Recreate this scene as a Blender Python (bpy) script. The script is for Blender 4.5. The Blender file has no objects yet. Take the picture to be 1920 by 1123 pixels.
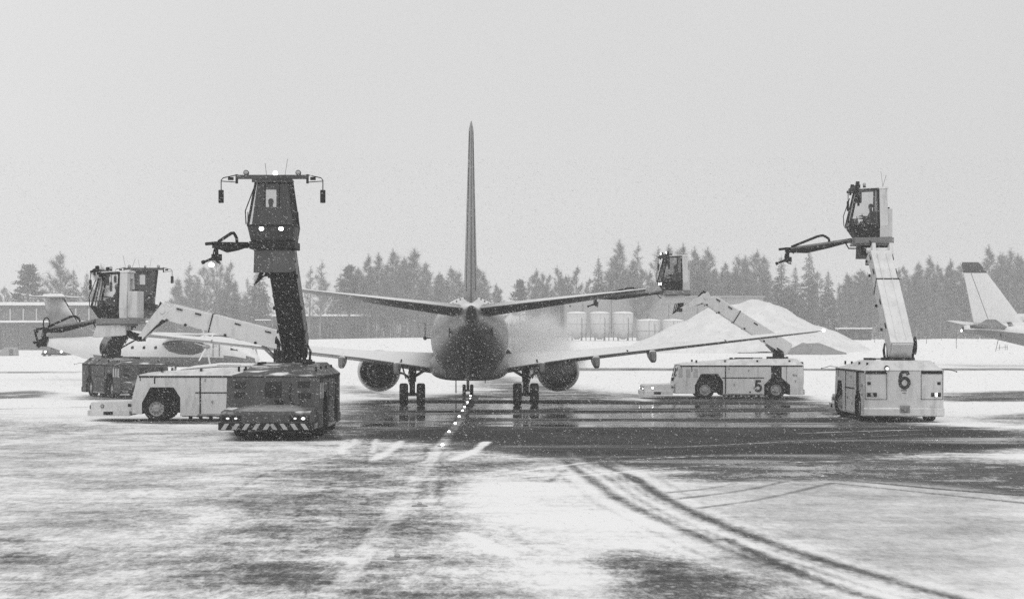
import bpy, bmesh, math, random
import numpy as np
from mathutils import Vector, Matrix, Euler, noise as mnoise

SC = bpy.context.scene
COL = SC.collection
R = math.radians

# ------------------------------------------------------------------ camera, sky, sun, exposure
CAM_H, FPX, HORIZON = 3.5, 3720.0, 630.0          # eye height, focal length and horizon row of the 1920 px photo
cam_d = bpy.data.cameras.new('camera')
cam = bpy.data.objects.new('camera', cam_d)
COL.objects.link(cam)
cam.location = (0, 0, CAM_H)
cam.rotation_euler = (R(90), 0, 0)
cam_d.sensor_width = 36.0
cam_d.lens = 36.0 * FPX / 1920.0
cam_d.shift_y = (HORIZON - 561.5) / 1920.0
cam_d.clip_start = 0.2
cam_d.clip_end = 6000
SC.camera = cam

SUN_EL, SUN_AZ = 52.0, 165.0                       # sun behind the camera, high, behind the overcast
world = bpy.data.worlds.new('World')
SC.world = world
world.use_nodes = True
wt = world.node_tree
wt.nodes.clear()
def wn(t, **kw):
    n = wt.nodes.new(t)
    for k, v in kw.items():
        setattr(n, k, v)
    return n
sky = wn('ShaderNodeTexSky', sky_type='NISHITA', sun_disc=False)
sky.sun_elevation = R(SUN_EL); sky.sun_rotation = R(SUN_AZ); sky.dust_density = 4.0; sky.air_density = 1.5
bw = wn('ShaderNodeRGBToBW')
tc = wn('ShaderNodeTexCoord'); sp = wn('ShaderNodeSeparateXYZ')
mr = wn('ShaderNodeMapRange'); mr.inputs[1].default_value = 0.0; mr.inputs[2].default_value = 1.0
mr.inputs[3].default_value = 7.1; mr.inputs[4].default_value = 9.4          # overcast: brighter overhead
cn = wn('ShaderNodeTexNoise'); cn.inputs['Scale'].default_value = 3.0; cn.inputs['Detail'].default_value = 3.0
cm = wn('ShaderNodeMapRange'); cm.inputs[1].default_value = 0.3; cm.inputs[2].default_value = 0.7
cm.inputs[3].default_value = 0.965; cm.inputs[4].default_value = 1.035
mu = wn('ShaderNodeMath', operation='MULTIPLY')
mx = wn('ShaderNodeMix', data_type='FLOAT'); mx.inputs[0].default_value = 0.88
bg = wn('ShaderNodeBackground'); bg.inputs['Strength'].default_value = 0.1
wo = wn('ShaderNodeOutputWorld')
L = wt.links.new
L(sky.outputs[0], bw.inputs[0]); L(tc.outputs['Generated'], sp.inputs[0]); L(sp.outputs['Z'], mr.inputs[0])
L(tc.outputs['Generated'], cn.inputs['Vector']); L(cn.outputs[0], cm.inputs[0])
side = wn('ShaderNodeMapRange'); side.inputs[1].default_value = -1.0; side.inputs[2].default_value = 1.0
side.inputs[3].default_value = 1.15; side.inputs[4].default_value = 0.85       # the overcast is a little thinner on the left
mu0 = wn('ShaderNodeMath', operation='MULTIPLY')
L(sp.outputs['X'], side.inputs[0]); L(mr.outputs[0], mu0.inputs[0]); L(side.outputs[0], mu0.inputs[1])
L(mu0.outputs[0], mu.inputs[0]); L(cm.outputs[0], mu.inputs[1])
L(bw.outputs[0], mx.inputs['A']); L(mu.outputs[0], mx.inputs['B'])
L(mx.outputs[0], bg.inputs['Color']); L(bg.outputs[0], wo.inputs[0])

sun_d = bpy.data.lights.new('sun', 'SUN'); sun_d.energy = 0.8; sun_d.angle = R(40); sun_d.color = (1, 0.995, 0.985)
sun = bpy.data.objects.new('sun', sun_d); COL.objects.link(sun)
_e, _a = R(SUN_EL), R(SUN_AZ)
sdir = Vector((math.sin(_a) * math.cos(_e), math.cos(_a) * math.cos(_e), math.sin(_e)))
sun.rotation_euler = sdir.to_track_quat('Z', 'Y').to_euler()
sun.location = (0, -20, 60)

SC.view_settings.view_transform = 'Standard'
SC.view_settings.look = 'None'
SC.view_settings.exposure = 0.0
SC.view_settings.gamma = 1.0
HAZE = 0.00075
SC.cycles.volume_bounces = 2
SC.cycles.max_bounces = 8
SC.cycles.transparent_max_bounces = 24
SC.cycles.use_denoising = False

# ------------------------------------------------------------------ helpers
def W(px, py, D):
    'point at distance D that the photo shows at (px, py)'
    return Vector(((px - 960) / FPX * D, D, CAM_H + (HORIZON - py) / FPX * D))
def G(px, py):
    'point of the flat apron seen at (px, py)'
    D = CAM_H * FPX / (py - HORIZON)
    return ((px - 960) / FPX * D, D)
def sstep(a, b, v):
    t = np.clip((v - a) / (b - a), 0, 1)
    return t * t * (3 - 2 * t)
def ground_z(x, y):
    'apron is flat; the snow field beyond it rises a little towards the wood'
    x = np.asarray(x, float); y = np.asarray(y, float)
    return 2.75 * sstep(215, 410, y) * sstep(-85, -38, x)

class MB:
    'collects shapes, then links them as one mesh object'
    def __init__(s, M=None):
        s.v, s.f, s.sm, s.M = [], [], [], M
    def add(s, vs, fs, smooth=False):
        b = len(s.v)
        if s.M is not None:
            vs = [s.M @ Vector(p) for p in vs]
        s.v.extend([tuple(p) for p in vs])
        s.f.extend([tuple(i + b for i in f) for f in fs])
        s.sm.extend([smooth] * len(fs))
        return s
    def box(s, x0, x1, y0, y1, z0, z1):
        if x0 > x1: x0, x1 = x1, x0
        if y0 > y1: y0, y1 = y1, y0
        if z0 > z1: z0, z1 = z1, z0
        return s.add([(x0,y0,z0),(x1,y0,z0),(x1,y1,z0),(x0,y1,z0),(x0,y0,z1),(x1,y0,z1),(x1,y1,z1),(x0,y1,z1)],
                     [(0,3,2,1),(4,5,6,7),(0,1,5,4),(1,2,6,5),(2,3,7,6),(3,0,4,7)])
    def hexa(s, bot, top):
        return s.add(list(bot) + list(top), [(3,2,1,0),(4,5,6,7),(0,1,5,4),(1,2,6,5),(2,3,7,6),(3,0,4,7)])
    def prism(s, poly, axis, a, b):
        n = len(poly)
        if axis == 'y':
            va = [(p[0], a, p[1]) for p in poly]; vb = [(p[0], b, p[1]) for p in poly]
        elif axis == 'x':
            va = [(a, p[0], p[1]) for p in poly]; vb = [(b, p[0], p[1]) for p in poly]
        else:
            va = [(p[0], p[1], a) for p in poly]; vb = [(p[0], p[1], b) for p in poly]
        fs = [tuple(range(n))[::-1], tuple(range(n, 2*n))]
        fs += [(i, (i+1) % n, n + (i+1) % n, n + i) for i in range(n)]
        return s.add(va + vb, fs)
    def loft(s, rings, cap=True, smooth=True, closed=True):
        n = len(rings[0]); vs = [p for r in rings for p in r]; fs = []
        for k in range(len(rings) - 1):
            for i in range(n if closed else n - 1):
                j = (i + 1) % n
                fs.append((k*n+i, k*n+j, (k+1)*n+j, (k+1)*n+i))
        s.add(vs, fs, smooth)
        if cap:
            b = len(s.v) - len(vs)
            s.f.append(tuple(b + i for i in range(n))[::-1]); s.sm.append(False)
            s.f.append(tuple(b + (len(rings)-1)*n + i for i in range(n))); s.sm.append(False)
        return s
    def tube(s, pts, r, n=8, cap=True):
        pts = [Vector(p) for p in pts]
        if not hasattr(r, '__len__'): r = [r] * len(pts)
        rings = []
        up = None
        for i, p in enumerate(pts):
            d = (pts[min(i+1, len(pts)-1)] - pts[max(i-1, 0)]).normalized()
            if up is None:
                up = Vector((0,0,1)) if abs(d.z) < .9 else Vector((1,0,0))
            a = d.cross(up).normalized(); up = a.cross(d).normalized()
            rings.append([p + (a*math.cos(t) + up*math.sin(t)) * r[i] for t in [2*math.pi*k/n for k in range(n)]])
        return s.loft(rings, cap, n > 5)
    def bar(s, p, q, w, h):
        'square bar from p to q, w wide (sideways), h deep'
        p, q = Vector(p), Vector(q); d = (q-p).normalized()
        up = Vector((0,0,1)) if abs(d.z) < .95 else Vector((1,0,0))
        a = d.cross(up).normalized(); u = a.cross(d).normalized()
        def ring(c): return [c - a*w/2 - u*h/2, c + a*w/2 - u*h/2, c + a*w/2 + u*h/2, c - a*w/2 + u*h/2]
        return s.loft([ring(p), ring(q)], True, False)
    def ball(s, c, r, n=12, m=8):
        if not hasattr(r, '__len__'): r = (r, r, r)
        rings = []
        for k in range(m + 1):
            t = math.pi * k / m; q = max(math.sin(t), .02)
            rings.append([(c[0] + r[0]*q*math.cos(a), c[1] + r[1]*q*math.sin(a), c[2] - r[2]*math.cos(t)) for a in [2*math.pi*i/n for i in range(n)]])
        return s.loft(rings, True, True)
    def build(s, name, m, parent=None, bevel=0, label=None, kind=None, flip=False):
        me = bpy.data.meshes.new(name)
        me.from_pydata(s.v, [], s.f); me.validate()
        if len(s.f) < 4000:
            bq = bmesh.new(); bq.from_mesh(me); bmesh.ops.recalc_face_normals(bq, faces=bq.faces); bq.to_mesh(me); bq.free()
        if len(me.polygons) == len(s.sm):
            me.polygons.foreach_set('use_smooth', s.sm)
        o = bpy.data.objects.new(name, me); COL.objects.link(o)
        if m is not None: me.materials.append(m)
        if parent is not None: o.parent = parent
        if bevel:
            b = o.modifiers.new('bevel', 'BEVEL'); b.width = bevel; b.segments = 2; b.limit_method = 'ANGLE'; b.angle_limit = R(35)
        if label: o['label'] = label
        if kind: o['kind'] = kind
        return o

def each(name, m, parent, boxes, bevel=0):
    'one small mesh per piece'
    for q in boxes: MB().box(*q).build(name, m, parent, bevel)

def thing(name, label, cat, loc=(0,0,0), rotz=0.0, group=None, scale=1.0):
    o = bpy.data.objects.new(name, None); COL.objects.link(o)
    o.location = loc; o.rotation_euler = (0, 0, rotz); o.scale = (scale,)*3
    o.empty_display_size = .3
    o['label'] = label; o['category'] = cat
    if group: o['group'] = group
    return o
def tag(o, label, cat, group=None, kind=None):
    o['label'] = label; o['category'] = cat
    if group: o['group'] = group
    if kind: o['kind'] = kind
    return o

# ------------------------------------------------------------------ materials (the place is seen in black and white)
def nodes(m):
    m.use_nodes = True
    t = m.node_tree
    return t, t.nodes['Principled BSDF']
def grey(v): return (v, v, v, 1)
def mat(name, v, rough=.6, vary=.12, scale=2.0, spec=.35, dirt=0.0, dirt_v=.12, snow=0.0, metal=0.0, bump=0.0, stretch=(1,1,1), coord='Object', frost_shade=False):
    m = bpy.data.materials.new(name); t, b = nodes(m)
    N = t.nodes.new; K = t.links.new
    b.inputs['Roughness'].default_value = rough; b.inputs['Specular IOR Level'].default_value = spec
    b.inputs['Metallic'].default_value = metal
    tcn = N('ShaderNodeTexCoord'); mp = N('ShaderNodeMapping'); mp.inputs['Scale'].default_value = stretch
    K(tcn.outputs[coord], mp.inputs[0])
    n1 = N('ShaderNodeTexNoise'); n1.inputs['Scale'].default_value = scale; n1.inputs['Detail'].default_value = 6; n1.inputs['Roughness'].default_value = .62
    K(mp.outputs[0], n1.inputs['Vector'])
    r1 = N('ShaderNodeMapRange'); r1.inputs[1].default_value = .3; r1.inputs[2].default_value = .7
    r1.inputs[3].default_value = v*(1-vary); r1.inputs[4].default_value = v*(1+vary)
    K(n1.outputs[0], r1.inputs[0])
    out = r1.outputs[0]
    def mixf(fac, a, bv):
        x = N('ShaderNodeMix'); x.data_type = 'FLOAT'
        K(fac, x.inputs[0]); K(a, x.inputs['A']); x.inputs['B'].default_value = bv
        return x.outputs[0]
    if dirt:
        m2 = N('ShaderNodeMapping'); m2.inputs['Scale'].default_value = (3.2, 3.2, .7); K(tcn.outputs[coord], m2.inputs[0])
        n2 = N('ShaderNodeTexNoise'); n2.inputs['Scale'].default_value = 1.1; n2.inputs['Detail'].default_value = 8; n2.inputs['Roughness'].default_value = .7
        K(m2.outputs[0], n2.inputs['Vector'])
        r2 = N('ShaderNodeMapRange'); r2.inputs[1].default_value = .5; r2.inputs[2].default_value = .78; r2.inputs[4].default_value = dirt
        K(n2.outputs[0], r2.inputs[0]); out = mixf(r2.outputs[0], out, dirt_v)
    if snow:
        g = N('ShaderNodeNewGeometry'); sx = N('ShaderNodeSeparateXYZ'); K(g.outputs['Normal'], sx.inputs[0])
        n3 = N('ShaderNodeTexNoise'); n3.inputs['Scale'].default_value = 1.6; n3.inputs['Detail'].default_value = 6
        K(tcn.outputs[coord], n3.inputs['Vector'])
        a1 = N('ShaderNodeMapRange'); a1.inputs[1].default_value = .62; a1.inputs[2].default_value = .9; K(sx.outputs['Z'], a1.inputs[0])
        a2 = N('ShaderNodeMapRange'); a2.inputs[1].default_value = .66 - .4*snow; a2.inputs[2].default_value = .78 - .4*snow; K(n3.outputs[0], a2.inputs[0])
        a3 = N('ShaderNodeMath'); a3.operation = 'MULTIPLY'; K(a1.outputs[0], a3.inputs[0]); K(a2.outputs[0], a3.inputs[1])
        out = mixf(a3.outputs[0], out, .78)
    if frost_shade:                                                          # rime on the upward skin, also painting a lit top over a shaded underside
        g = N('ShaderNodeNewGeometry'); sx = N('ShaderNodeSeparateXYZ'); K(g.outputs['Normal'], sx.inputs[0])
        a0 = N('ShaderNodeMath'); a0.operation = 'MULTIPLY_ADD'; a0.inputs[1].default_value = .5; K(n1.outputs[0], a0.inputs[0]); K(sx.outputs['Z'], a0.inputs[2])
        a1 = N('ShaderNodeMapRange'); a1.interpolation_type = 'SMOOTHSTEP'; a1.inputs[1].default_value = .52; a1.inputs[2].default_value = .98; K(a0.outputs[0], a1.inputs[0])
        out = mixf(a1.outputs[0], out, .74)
    cb = N('ShaderNodeCombineColor')
    for i in range(3): K(out, cb.inputs[i])
    K(cb.outputs[0], b.inputs['Base Color'])
    if bump:
        bp = N('ShaderNodeBump'); bp.inputs['Strength'].default_value = bump; bp.inputs['Distance'].default_value = .05
        K(n1.outputs[0], bp.inputs['Height']); K(bp.outputs[0], b.inputs['Normal'])
    return m
def lamp_mat(name, strength):
    m = bpy.data.materials.new(name); t, b = nodes(m)
    b.inputs['Base Color'].default_value = grey(.8)
    b.inputs['Emission Color'].default_value = grey(1); b.inputs['Emission Strength'].default_value = strength
    return m
def glass_mat(name, tint, gloss=.10):
    m = bpy.data.materials.new(name); m.use_nodes = True; t = m.node_tree; t.nodes.clear()
    N = t.nodes.new
    a = N('ShaderNodeBsdfTransparent'); a.inputs[0].default_value = grey(tint)
    g = N('ShaderNodeBsdfGlossy'); g.inputs['Color'].default_value = grey(.9); g.inputs['Roughness'].default_value = .06
    x = N('ShaderNodeMixShader'); x.inputs[0].default_value = gloss
    o = N('ShaderNodeOutputMaterial')
    t.links.new(a.outputs[0], x.inputs[1]); t.links.new(g.outputs[0], x.inputs[2]); t.links.new(x.outputs[0], o.inputs[0])
    return m

M = {}
M['white'] = mat('white_truck_paint', .60, .45, .05, 1.5, .4, dirt=.8, dirt_v=.24, snow=.42)
M['whiteboom'] = mat('white_boom_paint', .66, .45, .04, 1.5, .4, dirt=.55, dirt_v=.30, snow=.4)
M['dark'] = mat('dark_truck_paint', .060, .55, .3, 1.6, .2, dirt=.6, dirt_v=.13, snow=.28)
M['darkboom'] = mat('dark_boom_paint', .013, .6, .3, 1.6, .2, dirt=.4, dirt_v=.045)
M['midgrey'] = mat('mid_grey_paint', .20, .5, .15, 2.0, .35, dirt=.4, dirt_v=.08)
M['black'] = mat('black_rubber_and_steel', .010, .6, .3, 3.0, .2)
M['tyre'] = mat('tyre_rubber', .010, .85, .3, 4.0, .15, dirt=.4, dirt_v=.05)
M['rim'] = mat('wheel_rim_metal', .30, .5, .2, 4.0, .4, dirt=.6, dirt_v=.14)
M['steel'] = mat('bare_steel', .25, .45, .2, 3.0, .5, dirt=.4, dirt_v=.06)
M['number'] = mat('number_black', .010, .5, .2, 3.0)
M['recess'] = mat('dark_recess', .012, .8, .3, 3.0, .15)
M['stripe'] = mat('pale_warning_stripe', .36, .6, .2, 3.0, dirt=.5, dirt_v=.1)
M['slot'] = mat('faint_window_slot', .40, .4, .1, 3.0)
M['fincap'] = mat('dark_fin_cap_paint', .05, .5, .15, 1.0)
M['lamp'] = lamp_mat('lit_lamp', 9.0)
M['lampdim'] = lamp_mat('dim_lamp', .7)
M['lens'] = mat('unlit_lens', .35, .15, .1, 4.0, .6)
M['glass'] = glass_mat('cab_glass', .80, .07)
M['darkglass'] = glass_mat('dusty_side_glass', .86, .05)
M['slush'] = mat('dirty_settled_snow', .26, .8, .3, 2.5, .2, dirt=.6, dirt_v=.12, bump=.3)
M['snow'] = mat('loose_snow', .82, .8, .05, 1.5, .2, bump=.3)
M['fuselage'] = mat('frost_shaded_fuselage_paint', .12, .32, .25, 1.1, .5, dirt=.75, dirt_v=.22, frost_shade=True)  # dark base paints the belly's shade below the frosted top
M['nacelle'] = mat('dark_nacelle_paint', .05, .45, .1, .8, .4)
M['hull'] = mat('aircraft_white_paint', .72, .32, .04, .6, .5, dirt=.25, dirt_v=.35)
M['belly'] = mat('aircraft_grey_belly_paint', .16, .35, .10, .6, .5, dirt=.4, dirt_v=.08)
M['fin'] = mat('aircraft_fin_paint', .19, .4, .08, .8, .5, dirt=.3, dirt_v=.09)
M['wing'] = mat('aircraft_wing_grey', .24, .4, .08, .5, .4, dirt=.5, dirt_v=.14, frost_shade=True)  # dark base paints shade into the undersides, frost keeps the tops pale
M['cowl'] = mat('engine_cowl_paint', .50, .35, .06, 1.0, .5, dirt=.3, dirt_v=.2)
M['hot'] = mat('engine_hot_metal', .012, .5, .2, 2.0, .4)
M['skin'] = mat('skin', .30, .6, .05, 6.0)
M['cloth'] = mat('dark_work_jacket', .03, .85, .2, 6.0, .2)
M['hair'] = mat('dark_hair', .02, .8, .2, 8.0, .2)
M['cap'] = mat('pale_cap', .4, .8, .1, 8.0, .2)
# ------------------------------------------------------------------ people (seated operators)
def add_skin(name, verts, edges, radii, m, parent=None, sub=2):
    me = bpy.data.meshes.new(name); me.from_pydata(verts, edges, []); me.validate()
    o = bpy.data.objects.new(name, me); COL.objects.link(o); me.materials.append(m)
    if parent is not None: o.parent = parent
    sk = o.modifiers.new('skin', 'SKIN'); sk.use_smooth_shade = True
    for i, r in enumerate(radii):
        v = me.skin_vertices[0].data[i]; v.radius = (r, r) if not hasattr(r, '__len__') else r
    me.skin_vertices[0].data[0].use_root = True
    s = o.modifiers.new('sub', 'SUBSURF'); s.levels = sub; s.render_levels = sub
    return o
def person(loc, rotz, label, reach=.42, hat=False, lean=.0):
    'seated operator; local +x is where the person looks, z = 0 is the seat'
    root = thing('person', label, 'person', loc, rotz, 'operators seated in the cabs')
    V, E, Rr = [], [], []
    def v(p, r, link=None):
        V.append(p); Rr.append(r)
        if link is not None: E.append((link, len(V)-1))
        return len(V)-1
    pel = v((0,0,.10), .15); sp1 = v((-.02+lean*.3,0,.28), .145, pel); ch = v((0+lean*.7,0,.47), .165, sp1)
    nk = v((.02+lean,0,.62), .06, ch); jaw = v((.05+lean,0,.72), .075, nk); hd = v((.035+lean,0,.80), .098, jaw); tp = v((.03+lean,0,.87), .07, hd)
    v((.135+lean,0,.765), .018, hd)                                   # nose
    for s in (-1, 1):
        v((.03+lean, s*.098, .78), .018, hd)                          # ears
        sh = v((0+lean, s*.19, .52), .075, ch); el = v((.14+lean, s*.26, .30), .052, sh); wr = v((reach, s*.2, .32+.04*s), .034, el)
        hand = v((reach+.07, s*.19, .33+.04*s), .042, wr)
        for k in range(4):                                            # four unequal bent fingers
            a = v((reach+.115, s*(.215-.02*k), .335+.04*s), .010, hand)
            b = v((reach+.15+.006*(k in (1,2)), s*(.215-.02*k), .315+.04*s), .009, a)
            v((reach+.145, s*(.215-.02*k), .285+.04*s), .008, b)
        t = v((reach+.08, s*.14, .325+.04*s), .011, hand); v((reach+.12, s*.13, .305+.04*s), .009, t)
        hip = v((.08, s*.10, .08), .10, pel); kn = v((.46, s*.13, .12), .07, hip); an = v((.52, s*.13, -.32), .045, kn); v((.66, s*.14, -.37), .04, an)
    body = add_skin('body', V, E, Rr, M['cloth'], root, 1)
    hm = MB(); hm.ball((.02+lean, 0, .835), (.112, .104, .095), 12, 8)
    hm.build('cap' if hat else 'hair', M['cap'] if hat else M['hair'], root)
    return root

# ------------------------------------------------------------------ de-icing trucks
def stroke_glyph(name, paths, h, w, m, parent, loc, rot):
    'lettering built from broad strokes; each path is a centreline in a unit-high box'
    mb = MB()
    for pth in paths:
        P2 = [Vector((p[0]*h, p[1]*h, 0)) for p in pth]; rings = []
        for i, p in enumerate(P2):
            d0 = (p - P2[i-1]).normalized() if i else None; d1 = (P2[i+1]-p).normalized() if i < len(P2)-1 else None
            d = ((d0 or d1) + (d1 or d0)).normalized(); nrm = Vector((-d.y, d.x, 0))
            k = w*h*.5/max(.5, nrm.dot(Vector((-(d1 or d0).y, (d1 or d0).x, 0))))
            rings.append([p-nrm*k-Vector((0,0,.002)), p+nrm*k-Vector((0,0,.002)), p+nrm*k+Vector((0,0,.003)), p-nrm*k+Vector((0,0,.003))])
        mb.loft(rings, True, False)
    o = mb.build(name, m, parent); o.location = loc; o.rotation_euler = rot
    return o
SIX = [[(.19,.235),(.13,.355),(.03,.41),(-.08,.385),(-.17,.28),(-.22,.10),(-.232,-.12),(-.20,-.28),(-.11,-.385),(0,-.415),(.11,-.385),(.20,-.28),(.225,-.17),(.20,-.05),(.11,.045),(0,.07),(-.10,.04),(-.19,-.06)]]
FIVE = [[(.24,.415),(-.13,.415),(-.185,.02),(-.09,.075),(.03,.09),(.14,.05),(.215,-.05),(.23,-.17),(.19,-.30),(.10,-.39),(-.02,-.415),(-.13,-.385),(-.235,-.28)]]
XO = [[(-.62,.42),(-.18,-.42)],[(-.18,.42),(-.62,-.42)],[(.42+.27*math.cos(2*math.pi*i/20), .40*math.sin(2*math.pi*i/20)) for i in range(21)]]
def add_wheel(parent, x, y, r=.5, w=.36, steer=0.0):
    s = 1 if y > 0 else -1
    Mx = Matrix.Translation((x, y, r)) @ Matrix.Rotation(steer, 4, 'Z')
    def ring(yy, rr, n=28): return [(rr*math.cos(a), s*yy, rr*math.sin(a)) for a in [2*math.pi*i/n for i in range(n)]]
    wh = MB(Mx).loft([ring(w*.1, r*.30), ring(w*.40, r*.30)], True, True)
    wo = wh.build('wheel', M['steel'], parent)
    t = MB(Mx).loft([ring(-w/2, r*.62), ring(-w/2, r*.93), ring(-w*.36, r), ring(w*.36, r), ring(w/2, r*.93), ring(w/2, r*.65), ring(w*.28, r*.62)], True, True)
    for k in range(26):                                                # tread lugs
        a = 2*math.pi*k/26; c, sn = math.cos(a), math.sin(a)
        q = MB(); q.bar((r*.985*c, -w*.30, r*.985*sn), (r*.985*c, w*.30, r*.985*sn), .05, .03)
        t.add([tuple(p) for p in q.v], q.f)
    t.build('tyre', M['tyre'], wo)
    rm = MB(Mx).loft([ring(w*.285, r*.60), ring(w*.34, r*.62), ring(w*.36, r*.57), ring(w*.25, r*.50), ring(w*.27, r*.34), ring(w*.42, r*.28), ring(w*.45, r*.16)], True, True)
    n0 = len(rm.f)
    for k in range(10):
        a = 2*math.pi*k/10
        rm.ball((r*.43*math.cos(a), s*w*.265, r*.43*math.sin(a)), r*.055, 6, 4)
    ro = rm.build('rim', M['rim'], wo); ro.data.materials.append(M['recess'])
    for p in ro.data.polygons:
        if p.index >= n0: p.material_index = 1
    return wo

HW = 1.43
def make_truck(label, loc, heading, k, dark, group='de-icing trucks working around the airliner', number=None, boom_e=45.0,
               fw=-3.47, bf=-1.8, fe=None, S=None, cab_yaw=0.0, noz_yaw=0.0, noz_len=2.6, noz_drop=-.18, lights='off', noz='arm', wide_top=False,
               steer=0.0, section=.95, roof_snow=False, opl=None, slew=0.0, pz=2.65, mdeep=0.0, mshift=0.0, heat=.20, mount_dark=False):
    T = thing('deicing_truck', label, 'de-icing truck', (loc[0], loc[1], 0), R(heading), group, k)
    P = M['dark'] if dark else M['white']
    PB = M['darkboom'] if dark else M['whiteboom']
    PC = M['midgrey'] if dark else M['white']
    # body side outline with the two wheel arches
    a0, a1, a2, a3 = fw+.57, fw+.23, fw-.72, fw-.99
    if a0 > bf - .1: a0 = bf - .001
    pts = []
    if a0 < bf - .1: pts += [(a0,.3), (bf,.3), (bf,.95)]
    else: pts += [(bf,.95)]
    pts += [(bf-.22,1.87), (-8.95,1.87), (-8.95,.22), (-8.19,.22), (-8.19,.78), (-7.67,1.22), (-7.19,1.22), (-6.76,.78), (-6.76,.22),
            (a3,.22), (a3,.97), (a2,1.39), (a1,1.39), (a0,.76)]
    mb = MB().prism(pts, 'y', -HW, HW)
    body = mb.build('body', P, T, bevel=.02)
    body.data.materials.append(M['recess'])                            # black lining of the wheel arches and underside
    for i, (pa, pb) in enumerate(zip(pts, pts[1:] + pts[:1])):
        if max(pa[1], pb[1]) < 1.5 and not (pa[0] == pb[0] and pa[0] in (-8.95, bf)): body.data.polygons[2+i].material_index = 1
    # under-chassis fills the arches
    mb = MB(); mb.box(a3-.02, min(a0, bf)+.1, -1.02, 1.02, .34, 1.36); mb.box(-8.25, -6.7, -1.02, 1.02, .34, 1.15); mb.box(-6.8, a3, -1.0, 1.0, .18, .24)
    for y in (-1.02, 1.02):
        for x in [a3-.3-.42*i for i in range(5)]: mb.box(x-.13, x, y-.08, y+.08, .08, .23)
    mb.build('chassis', M['recess'], T)
    # roof with chamfered edges
    def sec(x, hw, zt, hb=HW+.015): return [(x,-hb,1.872), (x,-hw,zt), (x,hw,zt), (x,hb,1.872)]
    rf = MB().loft([sec(bf-.20, 1.38, 1.90), sec(bf-.62, 1.02, 2.0), sec(-5.4, 1.02, 2.22), sec(-8.62, 1.02, 2.24), sec(-8.97, 1.38, 1.90)], True, False)
    roof = rf.build('roof', P, T, bevel=.015)
    if roof_snow:
        sn = MB().loft([[(x,-.7,z-.02),(x,-.95,z+.02),(x,-.5,z+h),(x,.5,z+h),(x,.95,z+.02),(x,.7,z-.02)] for x,z,h in ((-3.7,2.1,.03),(-4.2,2.15,.12),(-5.2,2.23,.15),(-6.6,2.24,.13),(-6.8,2.25,.06))])
        sn.build('snow_slab', M['snow'], roof)
    vents = MB()
    for i in range(4): vents.box(-5.3-.33*i, -5.1-.33*i, -.9, -.75, 2.2, 2.28)
    vents.box(-6.2, -5.2, .55, .85, 2.21, 2.30); vents.tube([(-3.4,.6,2.03),(-4.6,.72,2.15),(-5.6,.6,2.27),(-6.8,.4,2.28)], .025, 6)
    for x in (-3.0,-4.6,-6.4,-8.2):
        for y in (-1.2, 1.2): vents.box(x-.05, x+.05, y-.03, y+.03, 2.02, 2.16)
    vents.build('roof_fittings', M['recess'], roof)
    # dark lip under the roof, seams, doors
    lp = MB()
    for s in (-1, 1):
        y0, y1 = s*(HW+.002), s*(HW+.018)
        lp.box(-8.9, bf-.28, y0, y1, 1.80, 1.868); lp.box(-4.63, -4.57, y0, y1, .24, 1.80); lp.box(-6.75, -4.40, y0, y1-.004*s, 1.15, 1.20)
        lp.box(-2.75, -2.7, y0, y1-.004*s, 1.55, 1.80); lp.box(-2.15, -2.12, y0, y1-.004*s, 1.66, 1.80); lp.box(-7.73, -7.14, y0, y1-.008*s, 1.2, 1.80)
        lp.box(-8.02,-8.0, y0, y1-.006*s, .85, 1.80); lp.box(-6.42,-6.405, y0, y1-.012*s, 1.2, 1.80)
    lp.build('side_trim', M['recess'], body)
    for s in (-1, 1):
        yy = s*HW
        for (x, z) in ((-5.1,.8),(-6.2,.62),(-5.9,1.6),(-8.4,1.35),(-8.5,1.0),(-4.8,1.7)):
            MB().box(x-.035, x+.035, yy-.01, yy+s*.03, z-.05, z+.05).build('latch', M['steel'], body)
        MB().box(-8.6,-8.35, yy-.01, yy+s*.02, 1.28, 1.36).build('handle', M['steel'], body)
        MB().box(-6.66,-4.5, yy-.02, yy+s*.035, .24, .31).build('sill', M['steel'], body)
    # rear face
    rr = MB()
    for s in (-1, 1):
        rr.box(-8.952,-8.97, s*.62, s*1.38, 1.76, 1.86)
        for y in (.62, 1.40): rr.box(-8.952,-8.962, s*(y-.008), s*(y+.008), .84, 1.80)
        rr.box(-8.952,-8.962, s*.62, s*1.40, .835, .85)
        rr.box(-8.952,-8.965, s*1.20, s*1.32, 1.37, 1.47)
    rr.build('rear_trim', M['recess'], body)
    for s in (-1, 1):
        rl = MB(); rl.box(-8.952,-8.975, s*.98, s*1.33, .94, 1.08); rlo = rl.build('rear_light', M['recess'], body)
        ll = MB(); ll.box(-8.976,-8.985, s*1.12, s*1.20, .95, 1.07); ll.build('lens', M['lamp'] if (lights == 'rear' and s < 0) else M['lens'], rlo)
    bp = MB(); bp.prism([(-8.96,.24),(-9.03,.26),(-9.03,.5),(-8.96,.54)], 'y', -HW-.02, HW+.02); bp.build('rear_bumper', P, body, bevel=.01)
    hp = MB(); hp.box(-9.032,-9.05,-.2,.16,.36,.62); hp.bar((-9.05,-.15,.40),(-9.10,.1,.52),.05,.05); hp.bar((-9.05,.1,.40),(-9.10,-.15,.52),.05,.05); hp.box(-9.05,-9.16,-.05,.02,.40,.58)
    hp.build('tow_hitch', M['steel'], body)
    rw = MB(); rw.tube([(-8.9,.62,1.98),(-9.05,.62,1.96)], .09, 10); rwo = rw.build('rear_work_lamp', M['recess'], body)
    MB().ball((-9.05,.62,1.95),(.03,.075,.065),10,6).build('lens', M['lampdim'] if lights == 'rear' else M['lens'], rwo)
    # front face: windows of the ground cab, grille, hose, deck
    sl = .22/.92
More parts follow.
